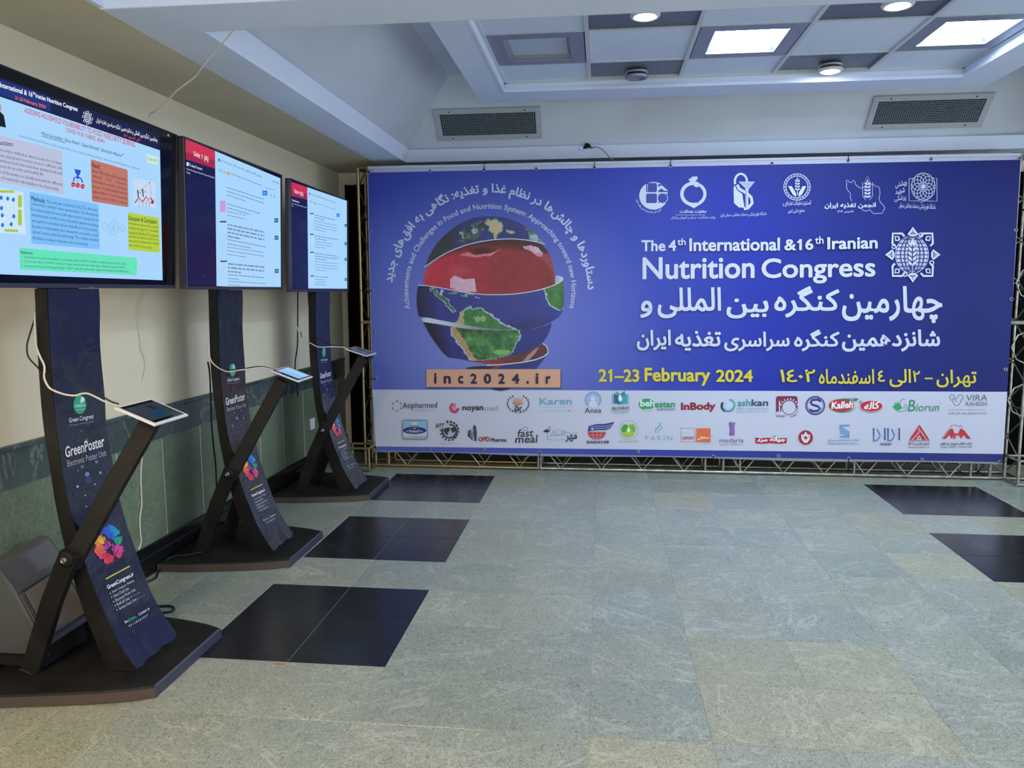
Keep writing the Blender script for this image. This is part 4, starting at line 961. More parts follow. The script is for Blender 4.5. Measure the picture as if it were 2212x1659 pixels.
# ================================================================ the big banner
BY = 3.403
def rip(x, z):
    return .0016*math.sin(x*2.1+.6)*math.sin(z*1.7)+.0006*math.sin(x*5.3+z*1.1)
def B(px, py, lift=0):
    q = at(px, py, 1, BY); return np.array([q[0], BY-rip(q[0], q[2])-lift, q[2]])
def sheet(name, pts4, mt, lift, nx=60, ny=24, parent=None, sag=None, **kw):
    (a, b_, c, d) = [at(*p, 1, BY) for p in pts4]   # TL TR BR BL
    M_ = MB(); vs = []
    for j in range(ny+1):
        for i in range(nx+1):
            u, v_ = i/nx, j/ny; p = (a*(1-u)+b_*u)*(1-v_)+(d*(1-u)+c*u)*v_
            if sag: p = p+np.array([0, 0, sag(u, v_)])
            vs.append((p[0], BY-rip(p[0], p[2])-lift, p[2]))
    M_.add(vs, [(j*(nx+1)+i, j*(nx+1)+i+1, (j+1)*(nx+1)+i+1, (j+1)*(nx+1)+i) for j in range(ny) for i in range(nx)], 0, True)
    return M_.build(name, mt, parent, **kw)
bt = thing('banner', 'huge blue printed congress banner with globe apple and sponsor logos', 'banner', (1.4, BY, .13))
M_BW = mat('white_banner_vinyl', 'c6c9da', .42)
M_BB = mat('blue_banner_print', '3a4cae', .45, spec=.25); n = N(M_BB)
geo = n.n('NewGeometry'); sx = n.n('SeparateXYZ'); n.l(geo.outputs['Position'], sx.inputs[0])
def dist(cx, cz, rx, rz):
    a = n.n('Math', operation='MULTIPLY_ADD'); n.l(sx.outputs[0], a.inputs[0]); a.inputs[1].default_value = 1/rx; a.inputs[2].default_value = -cx/rx
    c = n.n('Math', operation='MULTIPLY_ADD'); n.l(sx.outputs[2], c.inputs[0]); c.inputs[1].default_value = 1/rz; c.inputs[2].default_value = -cz/rz
    q = n.n('CombineXYZ'); n.l(a.outputs[0], q.inputs[0]); n.l(c.outputs[0], q.inputs[1]); L = n.n('VectorMath', operation='LENGTH'); n.l(q.outputs[0], L.inputs[0]); return L.outputs['Value']
c1 = n.ramp(dist(-.15, 1.1, 3.7, 3.3), [(.08, '7a84cc'), (.22, '636ebc'), (.40, '3a49a8'), (.60, '2434a0'), (.78, '1c2a82'), (1.0, '17226a')])
n.base(c1)
M_BG = mat('blue_banner_strip', '4a58ae', .4); n = N(M_BG); geo = n.n('NewGeometry'); sx = n.n('SeparateXYZ'); n.l(geo.outputs['Position'], sx.inputs[0])
mr = n.n('MapRange'); mr.inputs[1].default_value = -1; mr.inputs[2].default_value = 3.8; n.l(sx.outputs[0], mr.inputs[0]); n.base(n.ramp(mr.outputs[0], [(0, '5462b6'), (.4, '2f3fa2'), (.7, '1f2a84'), (1, '1b2470')]))
M_BS = mat('pale_banner_strip', 'c4c8da', .42)
shp = [(792.5, 360), (2207.5, 331.5), (2165, 1003.5), (806, 976.5)]
sag = lambda u, v_: .006*math.sin(u*PI*5)*(abs(v_-.5)*2)**6*(1 if v_ > .5 else -1)
o = sheet('vinyl_sheet', shp, M_BW, 0, parent=bt, sag=sag)
o.modifiers.new('s', 'SOLIDIFY').thickness = .003; o.modifiers['s'].offset = 1
st = MB().tube([B(795, 362, -.002), B(2204, 333, -.002)], .011, 10).build('rolled_top_edge', M_BW, bt)
sheet('blue_print', [(795.5, 373), (2204.5, 345), (2175.5, 846.2), (805, 841.5)], M_BB, .0022, parent=bt)
sheet('sponsor_strip', [(805, 841.5), (2175.5, 846.2), (2167, 980.5), (812, 964)], M_BS, .0022, ny=8, parent=bt)
sheet('blue_footer_strip', [(812, 964), (2167, 980.5), (2166, 998), (812.5, 973.5)], M_BG, .0022, ny=3, parent=bt)
WH = 'ccd1e6'; YE = 'd6c83c'; SH = '141c5c'
def ink(o=None, lift=.0045): I = Ink(B, 'print', step=.0004, lift=lift, rough=.5); return I.z(*o) if o else I
Z7, Z6, Z4, Z5 = (1340, 360, 2.5367), (800, 360, 3.317), (800, 830, 3.16), (1450, 830, 2.903)
def TT(I, s, x0, y0, x1, y1, h, c=WH, b_=.03, sh=2.2, **k):   # lettering with its thin dark printed outline to the lower right
    if sh: I.T(s, x0+sh, y0+sh, x1+sh, y1+sh, h, SH, b_, **k)
    I.T(s, x0, y0, x1, y1, h, c, b_, **k)
I = ink(Z7)
for s_, x0, y0, x1, y1, h in (('The', 115, 465, 247, 464, 62), ('4', 262, 464, 306, 463, 62), ('International', 377, 465, 873, 461, 72), ('&', 896, 461, 961, 460, 62), ('16', 977, 459, 1055, 457, 62), ('Iranian', 1130, 455, 1406, 450, 68)): TT(I, s_, x0, y0, x1, y1, h, b_=.028, res=3)
TT(I, 'th', 311, 432, 357, 431, 38, b_=.02); TT(I, 'th', 1062, 425, 1109, 424, 42, b_=.02)
I.poly(WH, [(964, 412), (982, 400), (984, 413), (968, 422)]); I.build('lettering', bt)
I = ink(Z7); TT(I, 'Nutrition', 121, 619, 735, 612, 122, b_=.022, res=4); TT(I, 'Congress', 772, 645, 1396, 636, 142, b_=.022, res=4); I.build('lettering', bt)
I = ink(Z7)
for s_, x0, x1, yt, yb_ in (('چهارمین', 1213, 1763, 655, 860), ('کنگره', 842, 1200, 655, 828), ('بین', 580, 812, 722, 833), ('المللی', 203, 552, 662, 832), ('و', 108, 176, 735, 830)): TT(I, s_, x0, yb_, x1, yb_-2, yb_-yt, b_=.025, fa=True, res=4, sh=2.5)
I.build('lettering', bt)
I = ink(Z7)
for s_, x0, x1, yt, yb_ in (('شانزدهمین', 1213, 1750, 893, 1014), ('کنگره', 950, 1200, 893, 1012), ('سراسری', 568, 926, 905, 1012), ('تغذیه', 298, 550, 900, 1010), ('ایران', 90, 276, 895, 1008)): TT(I, s_, x0, yb_, x1, yb_-2, yb_-yt, b_=.027, fa=True, res=4)
I.build('lettering', bt)
I = ink()
TT(I, '21–23', 1293, 825, 1381, 825.5, 28, YE, .03, sh=.7, res=3); I.poly(YE, [(1313, 803), (1320, 797), (1321, 803), (1315, 807)]); TT(I, 'February', 1392, 833, 1534, 833.5, 39, YE, .03, sh=.7, res=3); TT(I, '2024', 1546, 825, 1626, 825.5, 27, YE, .03, sh=.7, res=3); I.build('date_lettering', bt)
I = ink(Z7)
for s_, x0, x1, yt, yb_ in (('تهران', 1730, 1950, 1112, 1210), ('–', 1666, 1710, 1156, 1164), ('۲', 1600, 1640, 1118, 1180), ('الی', 1472, 1590, 1108, 1208), ('٤', 1408, 1448, 1115, 1178), ('اسفندماه', 1085, 1388, 1108, 1190), ('۱٤٠۲', 872, 1066, 1110, 1180)): TT(I, s_, x0, yb_, x1, yb_, yb_-yt, YE, .018 if s_ != '–' else 0, fa=True, res=3, sh=1.8)
I.build('date_lettering', bt)
# arched mottoes
I = ink(Z6)
I.arc('Achievements and Challenges in Food and Nutrition System: Approaching toward new Horizons', 857, 885, 572, 50, 193, -12.5, 'c0c6e2', .02, res=2)
I.build('arched_lettering', bt)
I = ink(Z6)
I.arc('دستاوردها و چالش‌ها در نظام غذا و تغذیه: نگاهی به افق‌های جدید', 857, 885, 668, 104, 175.5, .5, 'c0c6e2', .026, fa=True, res=2)
I.build('arched_lettering', bt)

# globe wrapped round an apple (printed picture)
CAP = [(388, 718), (400, 690), (420, 640), (448, 590), (480, 545), (520, 500), (560, 465), (605, 430), (650, 402), (700, 378), (740, 364), (800, 357), (860, 356), (920, 358), (980, 367), (1050, 392), (1110, 424), (1160, 458), (1210, 502), (1253, 552), (1200, 538), (1120, 524), (1040, 516), (960, 516), (880, 522), (780, 536), (700, 556), (620, 584), (550, 614), (490, 648), (440, 682)]
APP = [(380, 850), (380, 800), (390, 750), (410, 715), (470, 665), (560, 612), (700, 560), (880, 525), (1040, 518), (1180, 536), (1235, 560), (1270, 600), (1295, 650), (1315, 710), (1325, 770), (1327, 850), (1200, 887), (1050, 912), (900, 919), (750, 912), (600, 887), (450, 862)]
B2 = [(342, 850), (400, 852), (450, 860), (520, 872), (600, 887), (680, 902), (750, 911), (830, 917), (900, 918), (980, 916), (1050, 911), (1130, 900), (1200, 886), (1270, 866), (1325, 846), (1360, 828), (1382, 806), (1388, 860), (1390, 930), (1386, 1010), (1376, 1045), (1350, 1080), (1300, 1112), (1240, 1140), (1170, 1160), (1110, 1168), (1050, 1170), (960, 1170), (880, 1165), (800, 1155), (700, 1138), (600, 1118), (500, 1100), (420, 1083), (345, 1074), (333, 1010), (331, 940), (334, 890)]
LIP = [(1325, 800), (1328, 786), (1345, 783), (1370, 790), (1384, 803), (1378, 818), (1350, 836), (1325, 848)]
CRS = [(366, 1098), (380, 1084), (420, 1083), (500, 1100), (600, 1118), (700, 1138), (800, 1155), (900, 1167), (900, 1172), (780, 1170), (660, 1160), (560, 1142), (460, 1126), (380, 1114)]
B3 = [(376, 1112), (460, 1124), (560, 1141), (660, 1158), (780, 1169), (900, 1172), (1050, 1172), (1170, 1161), (1250, 1138), (1302, 1112), (1296, 1150), (1280, 1195), (1258, 1235), (1238, 1262), (1190, 1290), (1130, 1317), (1060, 1342), (980, 1362), (900, 1378), (820, 1387), (740, 1389), (660, 1382), (600, 1375), (556, 1368), (520, 1335), (480, 1285), (440, 1228), (405, 1170)]
INN = [(660, 1382), (740, 1389), (820, 1387), (900, 1378), (980, 1362), (1060, 1342), (1130, 1317), (1190, 1290), (1235, 1265), (1258, 1278), (1272, 1308), (1272, 1335), (1240, 1360), (1180, 1382), (1100, 1398), (1000, 1410), (900, 1417), (830, 1412), (760, 1402), (700, 1394)]
TAIL = [(680, 1450), (690, 1438), (740, 1430), (830, 1424), (900, 1418), (1000, 1411), (1100, 1399), (1180, 1383), (1240, 1361), (1266, 1345), (1240, 1390), (1190, 1450)]
SAM = [(612, 1120), (632, 1098), (640, 1062), (665, 1038), (690, 1020), (720, 1014), (745, 1026), (790, 1020), (820, 1032), (850, 1056), (880, 1080), (915, 1104), (945, 1132), (1000, 1158), (1045, 1168), (1060, 1182), (1072, 1205), (1064, 1240), (1040, 1268), (1030, 1300), (1010, 1340), (985, 1358), (900, 1376), (820, 1385), (740, 1387), (712, 1384), (700, 1345), (668, 1305), (630, 1265), (608, 1225), (584, 1185), (582, 1152)]
def globe(X, Y):
    rgb = np.zeros(X.shape+(3,)); msk = np.zeros(X.shape, bool)
    nz = vnoise(X, Y, 42, 1)*.5+vnoise(X, Y, 20, 2)*.3+vnoise(X, Y, 8, 3)*.2; n2 = vnoise(X, Y, 26, 5)*.6+vnoise(X, Y, 11, 6)*.4; nf = vnoise(X, Y, 5, 9)
    Xw = X+(nz-.5)*34; Yw = Y+(n2-.5)*34
    def L(a, b_, t): t = np.clip(t, 0, 1)[..., None]; return np.array(a)*(1-t)+np.array(b_)*t
    def put(m_, c): rgb[m_] = (c[m_] if getattr(c, 'ndim', 1) == 3 else c)
    def ell(cx, cy, rx, ry): return ((X-cx)/rx)**2+((Y-cy)/ry)**2
    # apple
    m_ = inpoly(X, Y, APP); msk |= m_
    c = L((196, 44, 62), (140, 34, 44), (X-430)/560); c = c*(1-.16*np.clip((X-1180)/140, 0, 1)[..., None]); c = c+((n2-.5)*22)[..., None]*np.array([1, .5, .5])
    c = c*(1-.55*np.clip(1-(Y-(540+.00045*(X-900)**2))/60, 0, 1)[..., None])
    put(m_, c); e_ = ell(810, 606, 120, 34); put(m_ & (e_ < 1.0), c*(.35+.65*np.clip(e_, 0, 1)[..., None]))
    put(m_ & inpoly(Xw*.3+X*.7, Yw*.3+Y*.7, [(640, 636), (700, 612), (750, 635), (800, 628), (870, 618), (940, 592), (860, 640), (740, 650)]), L((196, 44, 62), (222, 150, 160), .55+nf*.3))
    hl = inpoly(Xw*.25+X*.75, Yw*.25+Y*.75, [(572, 802), (600, 780), (680, 806), (750, 800), (752, 840), (762, 898), (700, 900), (620, 888), (575, 866)]); put(m_ & hl, L((206, 120, 136), (226, 190, 206), .5+.5*n2))
    g_ = np.clip(1-ell(640, 748, 95, 60), 0, 1)[..., None]*(~hl)[..., None]; q = m_ & ~hl; rgb[q] = (rgb*(1-g_*.35)+np.array([222, 110, 122])*g_*.35)[q]
    h2 = inpoly(Xw*.3+X*.7, Yw*.3+Y*.7, [(1090, 568), (1150, 566), (1205, 582), (1238, 622), (1228, 648), (1196, 640), (1150, 604), (1105, 588)]); put(m_ & h2, L((190, 110, 120), (218, 188, 204), n2+.2))
    rim = np.clip((ell(855, 850, 480, 330)-.86)/.14, 0, 1)*(Y > 620); rgb[m_] = (rgb*(1-.45*rim[..., None])+np.array([190, 96, 116])*.45*rim[..., None])[m_]
    # cap
    m_ = inpoly(X, Y, CAP); msk |= m_; t_ = np.clip((X-560)/130+(nz-.5)*.8, 0, 1); c = L((40, 46, 54), (38, 50, 118), t_); c = c*(1+(n2-.5)[..., None]*.18)
    put(m_, c)
    ld = m_ & inpoly(Xw, Yw, [(640, 470), (690, 430), (760, 400), (800, 400), (840, 385), (800, 470), (760, 520), (680, 545), (640, 540)]); put(ld, L((32, 52, 52), (96, 128, 108), (nz-.3)*1.8))
    put(ld & (n2 > .66), np.array([150, 165, 175])); put(m_ & (ell(750, 462, 26, 20) < 1) & (nf > .35), np.array([170, 180, 190]))
    gl = [(815, 392), (850, 378), (900, 374), (940, 390), (962, 430), (945, 462), (925, 480), (905, 518), (888, 512), (878, 480), (850, 462), (842, 425), (815, 405)]
    put(m_ & inpoly(Xw, Yw, gl), L((60, 120, 66), (190, 200, 150), nf)); put(m_ & inpoly((Xw-890)*1.22+890, (Yw-440)*1.22+440, gl), L((192, 164, 124), (206, 186, 150), nf))
    put(m_ & (((Xw-1008)/34)**2+((Yw-468)/14)**2 < 1), L((90, 140, 80), (200, 205, 170), nf))
    put(m_ & inpoly(Xw, Yw, [(1100, 436), (1150, 448), (1200, 490), (1260, 556), (1180, 540), (1140, 520), (1130, 470)]), L((44, 92, 58), (150, 176, 170), (nz-.35)*2.4)); put(m_ & inpoly(Xw, Yw, [(1140, 480), (1190, 486), (1206, 520), (1180, 538), (1150, 524)]), L((120, 150, 170), (196, 206, 220), nf))
    # band 2
    m_ = inpoly(X, Y, LIP); msk |= m_; put(m_, L((150, 166, 190), (206, 214, 224), (X-1325)/50))
    m_ = inpoly(X, Y, B2); msk |= m_; oc = L((34, 48, 130), (44, 58, 136), nz)*(1+(n2-.5)[..., None]*.12); oc = oc*np.clip(.42+.58*np.clip((X-345)/150, 0, 1), 0, 1)[..., None]
    oc = oc*(1-.28*np.clip((Y-1050)/120, 0, 1)*(X > 1000))[..., None]; put(m_, oc)
    def land(mm, poly, sc=1):
        out = inpoly(X*.3+Xw*.7, Y*.3+Yw*.7, poly); return mm & out
    def edge(poly, d=9): return (inpoly(X*.3+Xw*.7+d, Y*.3+Yw*.7-d*.5, poly) | inpoly(X*.3+Xw*.7-d, Y*.3+Yw*.7+d*.4, poly) | inpoly(X*.3+Xw*.7, Y*.3+Yw*.7+d, poly))
    ca = [(425, 868), (462, 872), (486, 905), (520, 930), (548, 950), (566, 990), (592, 1012), (612, 1040), (600, 1040), (560, 1008), (534, 968), (498, 942), (470, 918)]
    put(m_ & edge(ca, 6) & (nf > .4), np.array([190, 200, 210])); put(land(m_, ca), L((40, 84, 58), (110, 130, 96), nz)); 
    put(m_ & (((Xw-596)/34)**2+((Yw-906)/9)**2 < 1), L((60, 110, 80), (190, 205, 205), nf)); put(m_ & (((Xw-700)/44)**2+((Yw-916)/8)**2 < 1), L((60, 110, 80), (190, 205, 205), nf)); put(m_ & (((Xw-770)/24)**2+((Yw-936)/5)**2 < 1) & (nf > .5), np.array([190, 205, 205])); put(m_ & inpoly(X, Y, [(505, 880), (530, 882), (510, 925), (500, 918)]) & (nf > .3), np.array([186, 198, 208]))
    af = [(1245, 868), (1325, 846), (1382, 808), (1390, 900), (1388, 1000), (1365, 1034), (1330, 1016), (1290, 990), (1268, 950), (1262, 905)]
    put(m_ & edge(af, 8), L((150, 170, 190), (210, 216, 226), nf)); put(land(m_, af) | (m_ & inpoly(X, Y, [(1275, 868), (1382, 808), (1390, 900), (1388, 1000), (1320, 990)])), L((36, 96, 44), (84, 140, 66), nz)*(1-.2*np.clip((X-1340)/50, 0, 1)[..., None]))
    gm = L((34, 92, 48), (70, 138, 70), nz*1.1)
    put(m_ & edge(SAM, 13) & (X > 640), L((120, 150, 165), (206, 214, 222), nf)); sm = land(m_, SAM); put(sm, gm)
    put(sm & (((Xw-790)/40)**2+((Yw-1090)/26)**2 < 1), L((110, 160, 90), (160, 185, 130), nf)); put(sm & (X < 668+(n2-.5)*30), L((150, 150, 110), (196, 176, 130), nf))
    # band 3
    m_ = inpoly(X, Y, CRS); msk |= m_; put(m_, L((206, 212, 222), (120, 124, 134), (X-500)/380))
    m_ = inpoly(X, Y, B3); msk |= m_; oc = L((28, 40, 112), (40, 52, 128), nz)*np.clip(.34+.66*np.clip((X-.28*(Y-1110)-420)/110, 0, 1), 0, 1)[..., None]; put(m_, oc)
    put(m_ & edge(SAM, 9), L((120, 150, 165), (206, 214, 222), nf)); sm = land(m_, SAM)
    gm = L((30, 84, 46), (92, 156, 84), (nz-.25)*1.9); gm = gm*(.72+.28*np.clip((Y-1172)/50, 0, 1))[..., None]; put(sm, gm)
    put(sm & (X < 620+(Y-1150)*.58+(n2-.5)*36), L((160, 120, 84), (206, 170, 124), nf)); put(sm & (((Xw-940)/60)**2+((Yw-1330)/20)**2 < 1), L((110, 170, 90), (140, 190, 110), nf))
    # foot
    m_ = inpoly(X, Y, INN); msk |= m_; put(m_, L((150, 46, 52), (84, 44, 50), (X-860)/200)*(1+.2*(n2-.5))[..., None]); put(m_ & inpoly(X, Y, [(1090, 1395), (1130, 1350), (1180, 1306), (1210, 1290), (1180, 1340), (1130, 1390)]), np.array([176, 130, 128]))
    m_ = inpoly(X, Y, TAIL); msk |= m_; put(m_, L((38, 36, 44), (38, 46, 112), (X-860)/80)); put(m_ & inpoly(X, Y, [(860, 1450), (900, 1425), (960, 1420), (900, 1450)]), np.array([106, 78, 74]))
    return rgb, msk
def gmap(x, y, lift): return B(800+x/3.317, 360+y/3.317, lift)
colour_grid('globe_apple_print', bt, gmap, 326, 350, 1396, 1456, 3.4, globe, print_mat('globe_print', .4), .0045)
I = ink(Z6, .0060)
for q, w_ in (([(388, 719), (440, 684), (490, 650), (550, 616), (620, 586), (700, 558), (780, 538), (880, 524), (960, 518), (1040, 518), (1120, 526), (1200, 541), (1252, 556)], 6), (B2[:16]+[(1382, 808)], 6), ([(1325, 786), (1345, 783), (1370, 790), (1384, 803)], 4), (CRS[:3], 3),
              ([(1235, 1267), (1258, 1280), (1272, 1308), (1272, 1336), (1240, 1362), (1180, 1384), (1100, 1400), (1000, 1412), (900, 1420), (830, 1424)], 7)): I.line('d2d8e4', q, w_)
I.line('9aa0b4', [(700, 1140), (800, 1157), (900, 1167), (1000, 1170), (1050, 1170)], 3)
I.poly('1a2248', [(700, 1450), (1200, 1450), (1196, 1456), (704, 1456)])
I.poly('20203c', circ(935, 1578, 70, 26, 180, 360, 16))
I.patch('202858', [(408, 1456), (1368, 1456), (1368, 1586), (408, 1586)]); I.patch('d3a184', [(404, 1452), (1363, 1450), (1363, 1582), (404, 1579)])
for ch, x0, x1 in (('i', 457, 477), ('n', 527, 579), ('c', 630, 668), ('2', 720, 766), ('0', 816, 868), ('2', 919, 966), ('4', 1016, 1070), ('.', 1119, 1139), ('i', 1187, 1206), ('r', 1259, 1293)):
    hh = {'i': 76, 'n': 56, 'c': 57, 'r': 56, '.': 20}.get(ch, 73); I.T(ch, x0, 1554, x1, 1554, hh, '241a40', .035, res=3)
I.build('web_address_box', bt)

# ---- emblems over the title
def wheat(I, c, cx, y0, y1, w_, n_=5):
    st = (y1-y0)/n_
    for i in range(n_):
        y = y1-st*i
        for s_ in (-1, 1): I.poly(c, [(cx, y), (cx+s_*w_, y-st*.35), (cx+s_*w_*.9, y-st*1.0), (cx+s_*1, y-st*.55)])
    I.poly(c, [(cx-w_*.35, y0), (cx, y0-st*.9), (cx+w_*.35, y0), (cx, y0+st*.3)])
I = ink(Z7); D = '2a3a98'
I.disc(WH, 182, 160, 79, 76); I.rect(D, 141, 90, 200, 140, 8); I.rect('2a3a98', 141, 148, 200, 200, 8); I.rect('2636a0', 206, 148, 262, 200, 8); I.rect(D, 206, 96, 262, 140, 8)
I.rect(WH, 147, 96, 150, 134); I.poly(WH, [(200, 138), (206, 112), (226, 102), (262, 134), (240, 132), (224, 120)]); I.ring(WH, 231, 173, 28, 3); I.rect(WH, 196, 140, 210, 148)
I.arc('انجمن علمی غذا و تغذیه حامی سلامت ایران', 175, 165, 92, -14, 190, 305, WH, .01, fa=True, res=1); I.build('emblem', bt)
I = ink(Z7); I.ring(WH, 400, 150, 63, 19, 58, 62, 290, 30); I.ring(WH, 400, 150, 63, 17, 58, -60, 60, 16); I.ring(WH, 400, 150, 62, 5, 57, 0, 360, 34)
I.poly(WH, [(368, 196), (400, 208), (436, 194), (446, 202), (402, 228), (362, 206)]); I.disc(WH, 417, 98, 15, 15); I.poly(WH, [(382, 84), (372, 70), (384, 66), (392, 56), (420, 54), (424, 66), (408, 84), (396, 88)])
I.T('معاونت بهداشت', 325, 259, 471, 258, 24, WH, .03, fa=True); I.rect(WH, 302, 264, 465, 266); I.T('وزارت بهداشت، درمان و آموزش پزشکی', 275, 291, 519, 289, 22, WH, .01, fa=True, res=1); I.build('emblem', bt)
I = ink(Z7); I.poly(WH, [(625, 100), (640, 130), (668, 150), (672, 180), (680, 225), (650, 224), (622, 200), (620, 120)]); I.line(WH, circ(660, 82, 33, 42, -20, 200, 16), 12); I.line(WH, [(640, 100), (650, 122), (690, 145), (716, 168), (722, 200), (700, 226), (676, 232)], 16)
I.poly('a8b0d4', [(650, 84), (735, 84), (697, 130)]); I.line(WH, [(650, 84), (735, 84), (697, 130), (650, 84)], 3); I.line(WH, [(670, 84), (683, 108), (712, 110), (716, 86)], 2); I.rect(WH, 684, 122, 700, 232); I.rect(D, 686, 130, 689, 228)
I.T('دانشگاه علوم پزشکی و خدمات بهداشتی، درمانی ایران', 548, 282, 801, 274, 28, WH, .0, fa=True, res=1); I.build('emblem', bt)
I = ink(Z7); I.ring(WH, 967, 112, 72, 4); I.ring(WH, 967, 112, 60, 4)
for i in range(24): a = 2*PI*i/24; I.disc(WH, 967+66*math.cos(a), 112+66*math.sin(a), 3, 3, n=6)
I.poly(WH, [(916, 108), (936, 108), (960, 146), (960, 168), (940, 152)]); I.poly(WH, [(1016, 108), (996, 108), (974, 146), (974, 168), (994, 152)]); wheat(I, WH, 967, 72, 132, 13, 4); I.rect(WH, 965, 130, 969, 160)
I.T('انستیتو تحقیقات تغذیه‌ای و', 888, 222, 1040, 216, 32, WH, .0, fa=True); I.T('صنایع غذایی کشور', 915, 264, 1006, 258, 28, WH, .0, fa=True); I.build('emblem', bt)
I = ink(Z7); I.line(WH, [(1268, 190), (1258, 168), (1262, 150), (1244, 128), (1238, 110), (1240, 94), (1236, 78), (1246, 74), (1252, 86), (1266, 88), (1276, 74), (1284, 82), (1288, 98), (1300, 110), (1318, 118), (1336, 112), (1348, 98), (1366, 98), (1384, 96), (1398, 108), (1412, 108), (1420, 122), (1422, 150), (1416, 172), (1424, 196), (1438, 208), (1448, 226), (1442, 240), (1432, 256), (1410, 256), (1390, 258), (1376, 248), (1366, 236), (1346, 244), (1330, 240), (1318, 226)], 2.6)
wheat(I, WH, 1353, 84, 172, 17, 5)
for x in (1326, 1380): I.line(WH, [(x, 86), (x, 160), (1353+(x-1353)*.4, 184)], 2.4)
I.line(WH, [(1340, 80), (1353, 50), (1366, 80)], 1.6); I.T('انجمن تغذیه ایران', 1117, 233, 1398, 230, 34, WH, .04, fa=True, res=3); I.T('تاسیس ۱۳۶۴', 1187, 256, 1275, 254, 16, WH, .02, fa=True, res=1); I.build('emblem', bt)
I = ink(Z7)
for i in range(12):
    a = 2*PI*i/12; I.ring(WH, 1658+34*math.cos(a), 110+38*math.sin(a), 33, 2.6, 38, n=22)
I.line(WH, [(1580, 66), (1580, 188), (1636, 188), (1648, 198), (1660, 188), (1732, 190), (1732, 64), (1700, 64)], 2.6); I.line(WH, [(1580, 66), (1612, 66)], 2.6)
for s_, x0, y0, x1, y1, h in (('بهشتی', 1505, 122, 1568, 108, 36), ('شهید', 1504, 160, 1556, 148, 34), ('پزشکی', 1500, 198, 1562, 190, 36)): I.T(s_, x0, y0, x1, y1, h, WH, 0, fa=True)
I.T('دانشگاه علوم پزشکی و خدمات بهداشتی درمانی', 1524, 236, 1724, 246, 42, WH, 0, fa=True, res=1); I.build('emblem', bt)
# congress emblem: eight-pointed ornament with a striped globe and an ear of wheat
I = ink(Z7); cx, cy = 1597, 483
def orn(I, cx, cy, k, c, bg):
    I.disc(c, cx, cy, 92*k, 104*k, n=36)
    I.ring(bg, cx, cy, 86*k, 2.5*k, 98*k, n=36)
    for y in range(-4, 5): I.rect(bg, cx-90*k*math.sqrt(max(0, 1-(y*21/102)**2)), cy+y*21*k-2.6*k, cx+90*k*math.sqrt(max(0, 1-(y*21/102)**2)), cy+y*21*k+2.6*k)
    for r in (64, 42): I.ring(bg, cx, cy, r*k, 6.5*k, 100*k, n=36)
    for s_ in (-1, 1): I.poly(bg, [(cx, cy-98*k), (cx+s_*20*k, cy-60*k), (cx+s_*26*k, cy), (cx+s_*18*k, cy+70*k), (cx, cy+100*k)])
    for i in range(5):
        y = cy+(62-26*i)*k
        for s_ in (-1, 1): I.poly(c, [(cx+s_*3*k, y), (cx+s_*21*k, y-14*k), (cx+s_*21*k, y-32*k), (cx+s_*3*k, y-17*k)])
    I.poly(c, [(cx-12*k, cy-66*k), (cx, cy-94*k), (cx+12*k, cy-66*k), (cx, cy-54*k)]); I.rect(c, cx-1.5*k, cy+50*k, cx+1.5*k, cy+98*k)
    for sx_ in (-1, 1):
        for sy_ in (-1, 1):
            def Q(x, y): return (cx+sx_*x*k, cy+sy_*y*k)
            I.line(c, [Q(44, 100), Q(58, 116), Q(108, 116), Q(110, 62), Q(96, 48)], 12*k); I.line(c, [Q(72, 80), Q(76, 98), Q(96, 100), Q(92, 78), Q(72, 80)], 8*k)
    for i in (0, 2, 4, 6):
        a = PI/4*i; ca, sa = math.cos(a), math.sin(a)
        def R(x, y): return (cx+(x*ca-y*sa)*k, cy+(x*sa+y*ca)*k)
        I.line(c, [R(112, -24), R(128, -10), R(146, 0), R(128, 10), R(112, 24), R(106, 10), R(106, -10)], 12*k, True)
        I.line(c, [R(132, 0), R(116, 6), R(116, -6)], 4*k, True)
        b2 = a+PI/8; x, y = cx+112*k*math.cos(b2), cy+116*k*math.sin(b2); I.ring(c, x, y, 11*k, 6*k, n=12)
orn(I, cx, cy, 1.0, WH, '26347e'); I.build('congress_emblem', bt)

# ---- sponsors, upper row then lower row
def logo(o, fn):
    I = ink(o); fn(I); I.build('sponsor_logo', bt)
GY, DK = '8f96a8', '30323c'
def f(I):
    for i in range(6): a = PI/3*i+PI/6; I.ring('b0335a', 182+27*math.cos(a), 148+30*math.sin(a), 6, 5, a0=math.degrees(-a)-100, a1=math.degrees(-a)+100, n=8)
    I.T('Atipharmed', 221, 176, 457, 172, 52, DK, 0); I.T('TOGETHER FOR YOU', 288, 184, 457, 182, 12, 'aaa4b4', 0, res=1)
logo(Z4, f)
def f(I):
    I.ring('c83a60', 574, 162, 26, 17, 28, 100, 360, 24); I.ring('d85a7a', 576, 156, 19, 5, 20, 60, 330, 20); I.ring('d86a86', 577, 154, 11, 4, 11, 40, 300, 16); I.disc('c83a60', 577, 153, 5, 5)
    I.T('noyan', 629, 190, 772, 188, 40, DK, .03); I.T('med', 780, 180, 873, 178, 36, 'a2a4b0', .005)
logo(Z4, f)
